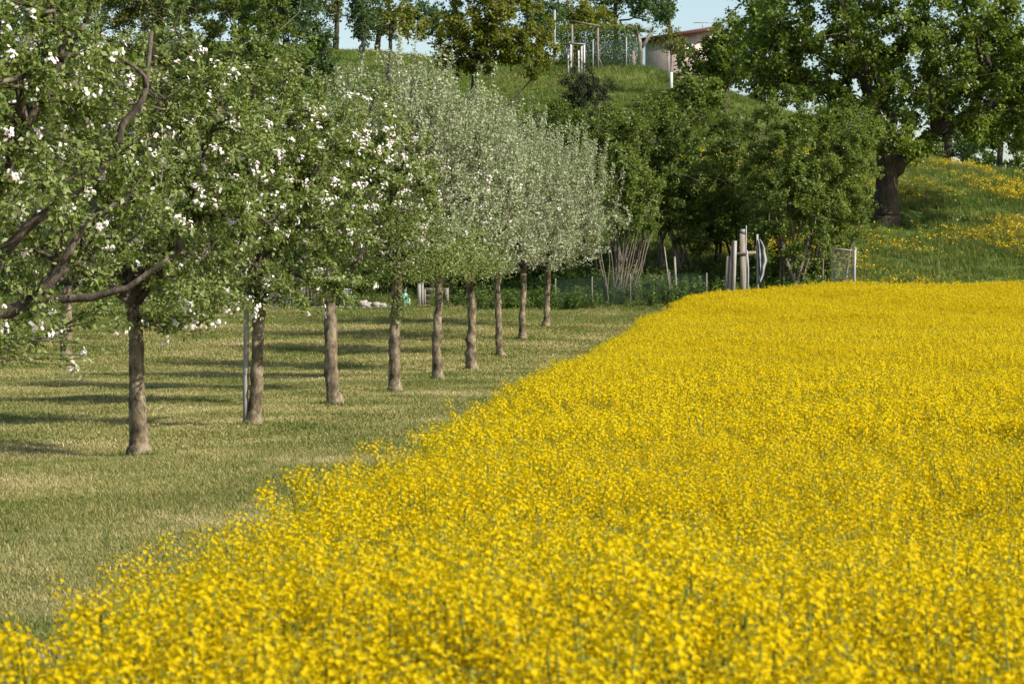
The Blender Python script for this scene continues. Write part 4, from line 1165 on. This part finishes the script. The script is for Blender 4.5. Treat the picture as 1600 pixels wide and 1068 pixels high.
# low stone edging of the lawn
ed_o = MB()
for k in range(26):
    p, q = base_at(330 + k * 11, 111.3), base_at(330 + k * 11 + 10.4, 111.3)
    ed_o.plank(p + [0, 0, .02], q + [0, 0, .02 + random.uniform(-.012, .012)], .10, .12, up=(0, 0, 1))
tag(ed_o.build('lawn_edging', 'kerb_stone'), kind='structure')

# ------------------------------------------------------------------ garden on the crest
def crest_base(px, py):
    return on_ground(px, py)


gy = 171.0
def gp(px, py): return at(px, py, gy)


def gbase(px, yy=None):
    return base_at(px, yy or gy)


# pergola
c = gbase(915)
pg = empty('pergola', c, 0, 'bare wooden frame of posts and a top beam in the hill garden', 'pergola')
MB().plank(local(pg, gbase(894)) - [0, 0, .2], local(pg, gp(894, 34)), .11, .11, up=(0, 1, 0)).build('post', 'weathered_wood', pg)
MB().plank(local(pg, gbase(934)) - [0, 0, .2], local(pg, gp(934, 40)), .13, .11, up=(0, 1, 0)).build('post', 'weathered_wood', pg)
MB().plank(local(pg, gp(892, 33)) + [0, -.1, 0], local(pg, gp(937, 41)) + [0, -.1, 0], .10, .09, up=(0, 1, 0)).build('beam', 'grey_bark', pg)
MB().plank(local(pg, gp(935, 88)), local(pg, gp(941, 104)), .05, .05, up=(0, 1, 0)).build('brace', 'weathered_wood', pg)
# garden fence with netting
gf = empty('garden_fence', gbase(960, gy + .5), 0, 'green netting fence on pale thin posts across the hill garden', 'fence')
fpx = [(914, 54), (926, 62), (978, 58), (1044, 72)]
for px, top in fpx:
    MB().tube([local(gf, gbase(px, gy + .5)) - [0, 0, .1], local(gf, at(px + .6, top, gy + .5))], .042, 8).build('post', 'galvanised', gf)
for (a, ta), (b_, tb) in zip([fpx[0], fpx[2]], [fpx[2], fpx[3]]):
    wire_panel(local(gf, gbase(a, gy + .5)) + [0, .06, .05], local(gf, gbase(b_, gy + .5)) + [0, .06, .05], 1.7, .10, .006).build('netting', 'green_wire', gf)
# clipped hedge with yellowish top behind the fence
hb = gbase(935, gy + 3)
hg = empty('garden_hedge', hb, 0, 'dark clipped hedge with yellowish fresh top behind the netting fence', 'hedge')
g = np.random.default_rng(31)
topz = local(hg, at(945, 44, gy + 3))[2]; hw = 60 / pxm(gy + 3)
n = 9000; P = np.stack([g.uniform(-hw, hw, n), -np.abs(g.normal(0, .35, n)), g.uniform(0, topz, n)], 1)
MB().add(*leaf_quads(P, g.normal(size=(n, 3)) + [0, -.6, .4], g.normal(size=(n, 3)), .15 * g.uniform(.6, 1.2, n), .6)).build('foliage', 'hedge_leaf', hg)
n = 1500; P = np.stack([g.uniform(-hw, hw, n), g.normal(0, .25, n), topz + g.uniform(-.12, .22, n)], 1)
MB().add(*leaf_quads(P, g.normal(size=(n, 3)) + [0, -.4, .8], g.normal(size=(n, 3)), .14 * g.uniform(.6, 1.2, n), .6)).build('fresh_top', 'yellow_leaf', hg)
# white garden table and posts
tb = empty('garden_table', gbase(901, gy - 1.5), R(15), 'pale garden table beside the wooden frame on the hill', 'table')
zt = local(tb, at(895, 69, gy - 1.5))[2]
MB().box((-.05, 0, zt), (1.0, .7, .05)).build('top', 'grey_sheet', tb)
for sx in (-.45, .38):
    for sy in (-.28, .28): MB().box((sx, sy, zt / 2 - .05), (.09, .07, zt + .05)).build('leg', 'white_paint', tb)
p = gbase(904, gy - 2.5)
tag(MB().tube([p - [0, 0, .1], at(904, 79, p[1])], .05, 8).build('short_post', 'white_paint'), 'short white post in front of the pale garden table', 'post')
p = gbase(866, 178)
tag(MB().tube([p - [0, 0, .1], at(866.5, 16, 178)], [.085, .075], 8).build('tall_post', 'galvanised'), 'tall pale grey post left of the wooden frame on the hill', 'post')
# pale upright ornament
p = gbase(989, gy + .8)
orn = MB(); hz = local_h = at(989, 79, p[1])[2] - p[2]
orn.tube([p - [0, 0, .05], p + [0, 0, hz * .35], p + [0, 0, hz * .62], p + [0, 0, hz * .72], p + [0, 0, hz * .85], p + [0, 0, hz]], [.15, .13, .17, .10, .12, .04], 10)
tag(orn.build('garden_ornament', 'plaster_pink', None, smooth=True), 'small pale upright garden ornament beside the yucca stem', 'ornament')
# yucca with two stems
yb = gbase(998, gy + 1.0)
yu = empty('yucca', yb, 0, 'yucca with pale bent stem and spiky leaf heads beside the shed', 'yucca')
s1 = [local(yu, yb) - [0, 0, .1], local(yu, at(1001, 80, yb[1])), local(yu, at(1000, 70, yb[1])), local(yu, at(997, 50, yb[1]))]
s2 = [local(yu, at(1001, 76, yb[1])), local(yu, at(1010, 64, yb[1])), local(yu, at(1017, 52, yb[1]))]
MB().tube(s1, [.19, .16, .14, .12], 9).build('stem', 'pale_bark', yu, smooth=True)
MB().tube(s2, [.13, .11, .10], 9).build('stem', 'pale_bark', yu, smooth=True)
for hd, sz, nn in ((s1[-1], .62, 90), (s2[-1], .5, 70)):
    d = unit(g.normal(size=(nn, 3)) + [0, 0, .55])
    MB().add(*leaf_quads(hd + d * .03, np.cross(d, g.normal(size=(nn, 3))), d, sz * g.uniform(.7, 1.1, nn), .10, .02)).build('leaf_head', 'olive_leaf', yu)
# shed
sy = gy + 4
sb = base_at(1050, sy)
shd = empty('garden_shed', sb, 0, 'pink plastered shed with low sloping roof and dark red fascia on the hill', 'shed')
wl_, wr_ = local(shd, at(1012, 70, sy)), local(shd, at(1120, 42, sy))
hl, hr = local(shd, at(1012, 62, sy))[2], local(shd, at(1120, 44, sy))[2]
x0, x1, D_ = wl_[0], wr_[0], 3.2
V = [(x0, 0, -.5), (x1, 0, -.5), (x1, D_, -.5), (x0, D_, -.5), (x0, 0, hl), (x1, 0, hr), (x1, D_, hr), (x0, D_, hl)]
MB().add(V, [[0, 1, 5, 4], [1, 2, 6, 5], [2, 3, 7, 6], [3, 0, 4, 7], [4, 5, 6, 7]]).build('wall', 'plaster_pink', shd)
rx0, rx1 = x0 - .45, x1 + .3
sl_ = (hr - hl) / (x1 - x0)
zr = lambda xx: hl + (xx - x0) * sl_
rf = MB()
V = [(rx0, -.5, zr(rx0) + .03), (rx1, -.5, zr(rx1) + .03), (rx1, D_ + .4, zr(rx1) + .03), (rx0, D_ + .4, zr(rx0) + .03)]
V += [(a, b_, c_ + .09) for a, b_, c_ in V]
rf.add(V, [[3, 2, 1, 0], [4, 5, 6, 7], [0, 1, 5, 4], [1, 2, 6, 5], [2, 3, 7, 6], [3, 0, 4, 7]]).build('roof', 'roof_sheet', shd)
MB().plank((rx0, -.515, zr(rx0) - .06), (rx1, -.515, zr(rx1) - .05), .20, .03, up=(0, 1, 0)).build('fascia', 'red_wood', shd)
wn = MB(); wn.box((x0 + 2.3, -.012, zr(x0 + 2.3) - 1.05), (.8, .02, .8)); wo = wn.build('window', 'glass_dark', shd)
for dx in (-.42, 0, .42): MB().box((x0 + 2.3 + dx, -.03, zr(x0 + 2.3) - 1.05), (.06, .04, .9)).build('frame_bar', 'white_paint', wo)
an = local(shd, at(1099, 33, sy))
am = MB().tube([(an[0], 0.8, zr(an[0]) + .1), (an[0], .8, an[2])], .03, 6).build('antenna', 'galvanised', shd)
MB().tube([(an[0] - .55, .8, an[2] - .03), (an[0] + .75, .8, an[2] - .02)], .025, 6).tube([(an[0] - .3, .6, an[2] - .03), (an[0] - .3, 1.0, an[2] - .03)], .02, 6).tube([(an[0] + .3, .6, an[2] - .03), (an[0] + .3, 1.0, an[2] - .03)], .02, 6).build('antenna_arm', 'galvanised', am)
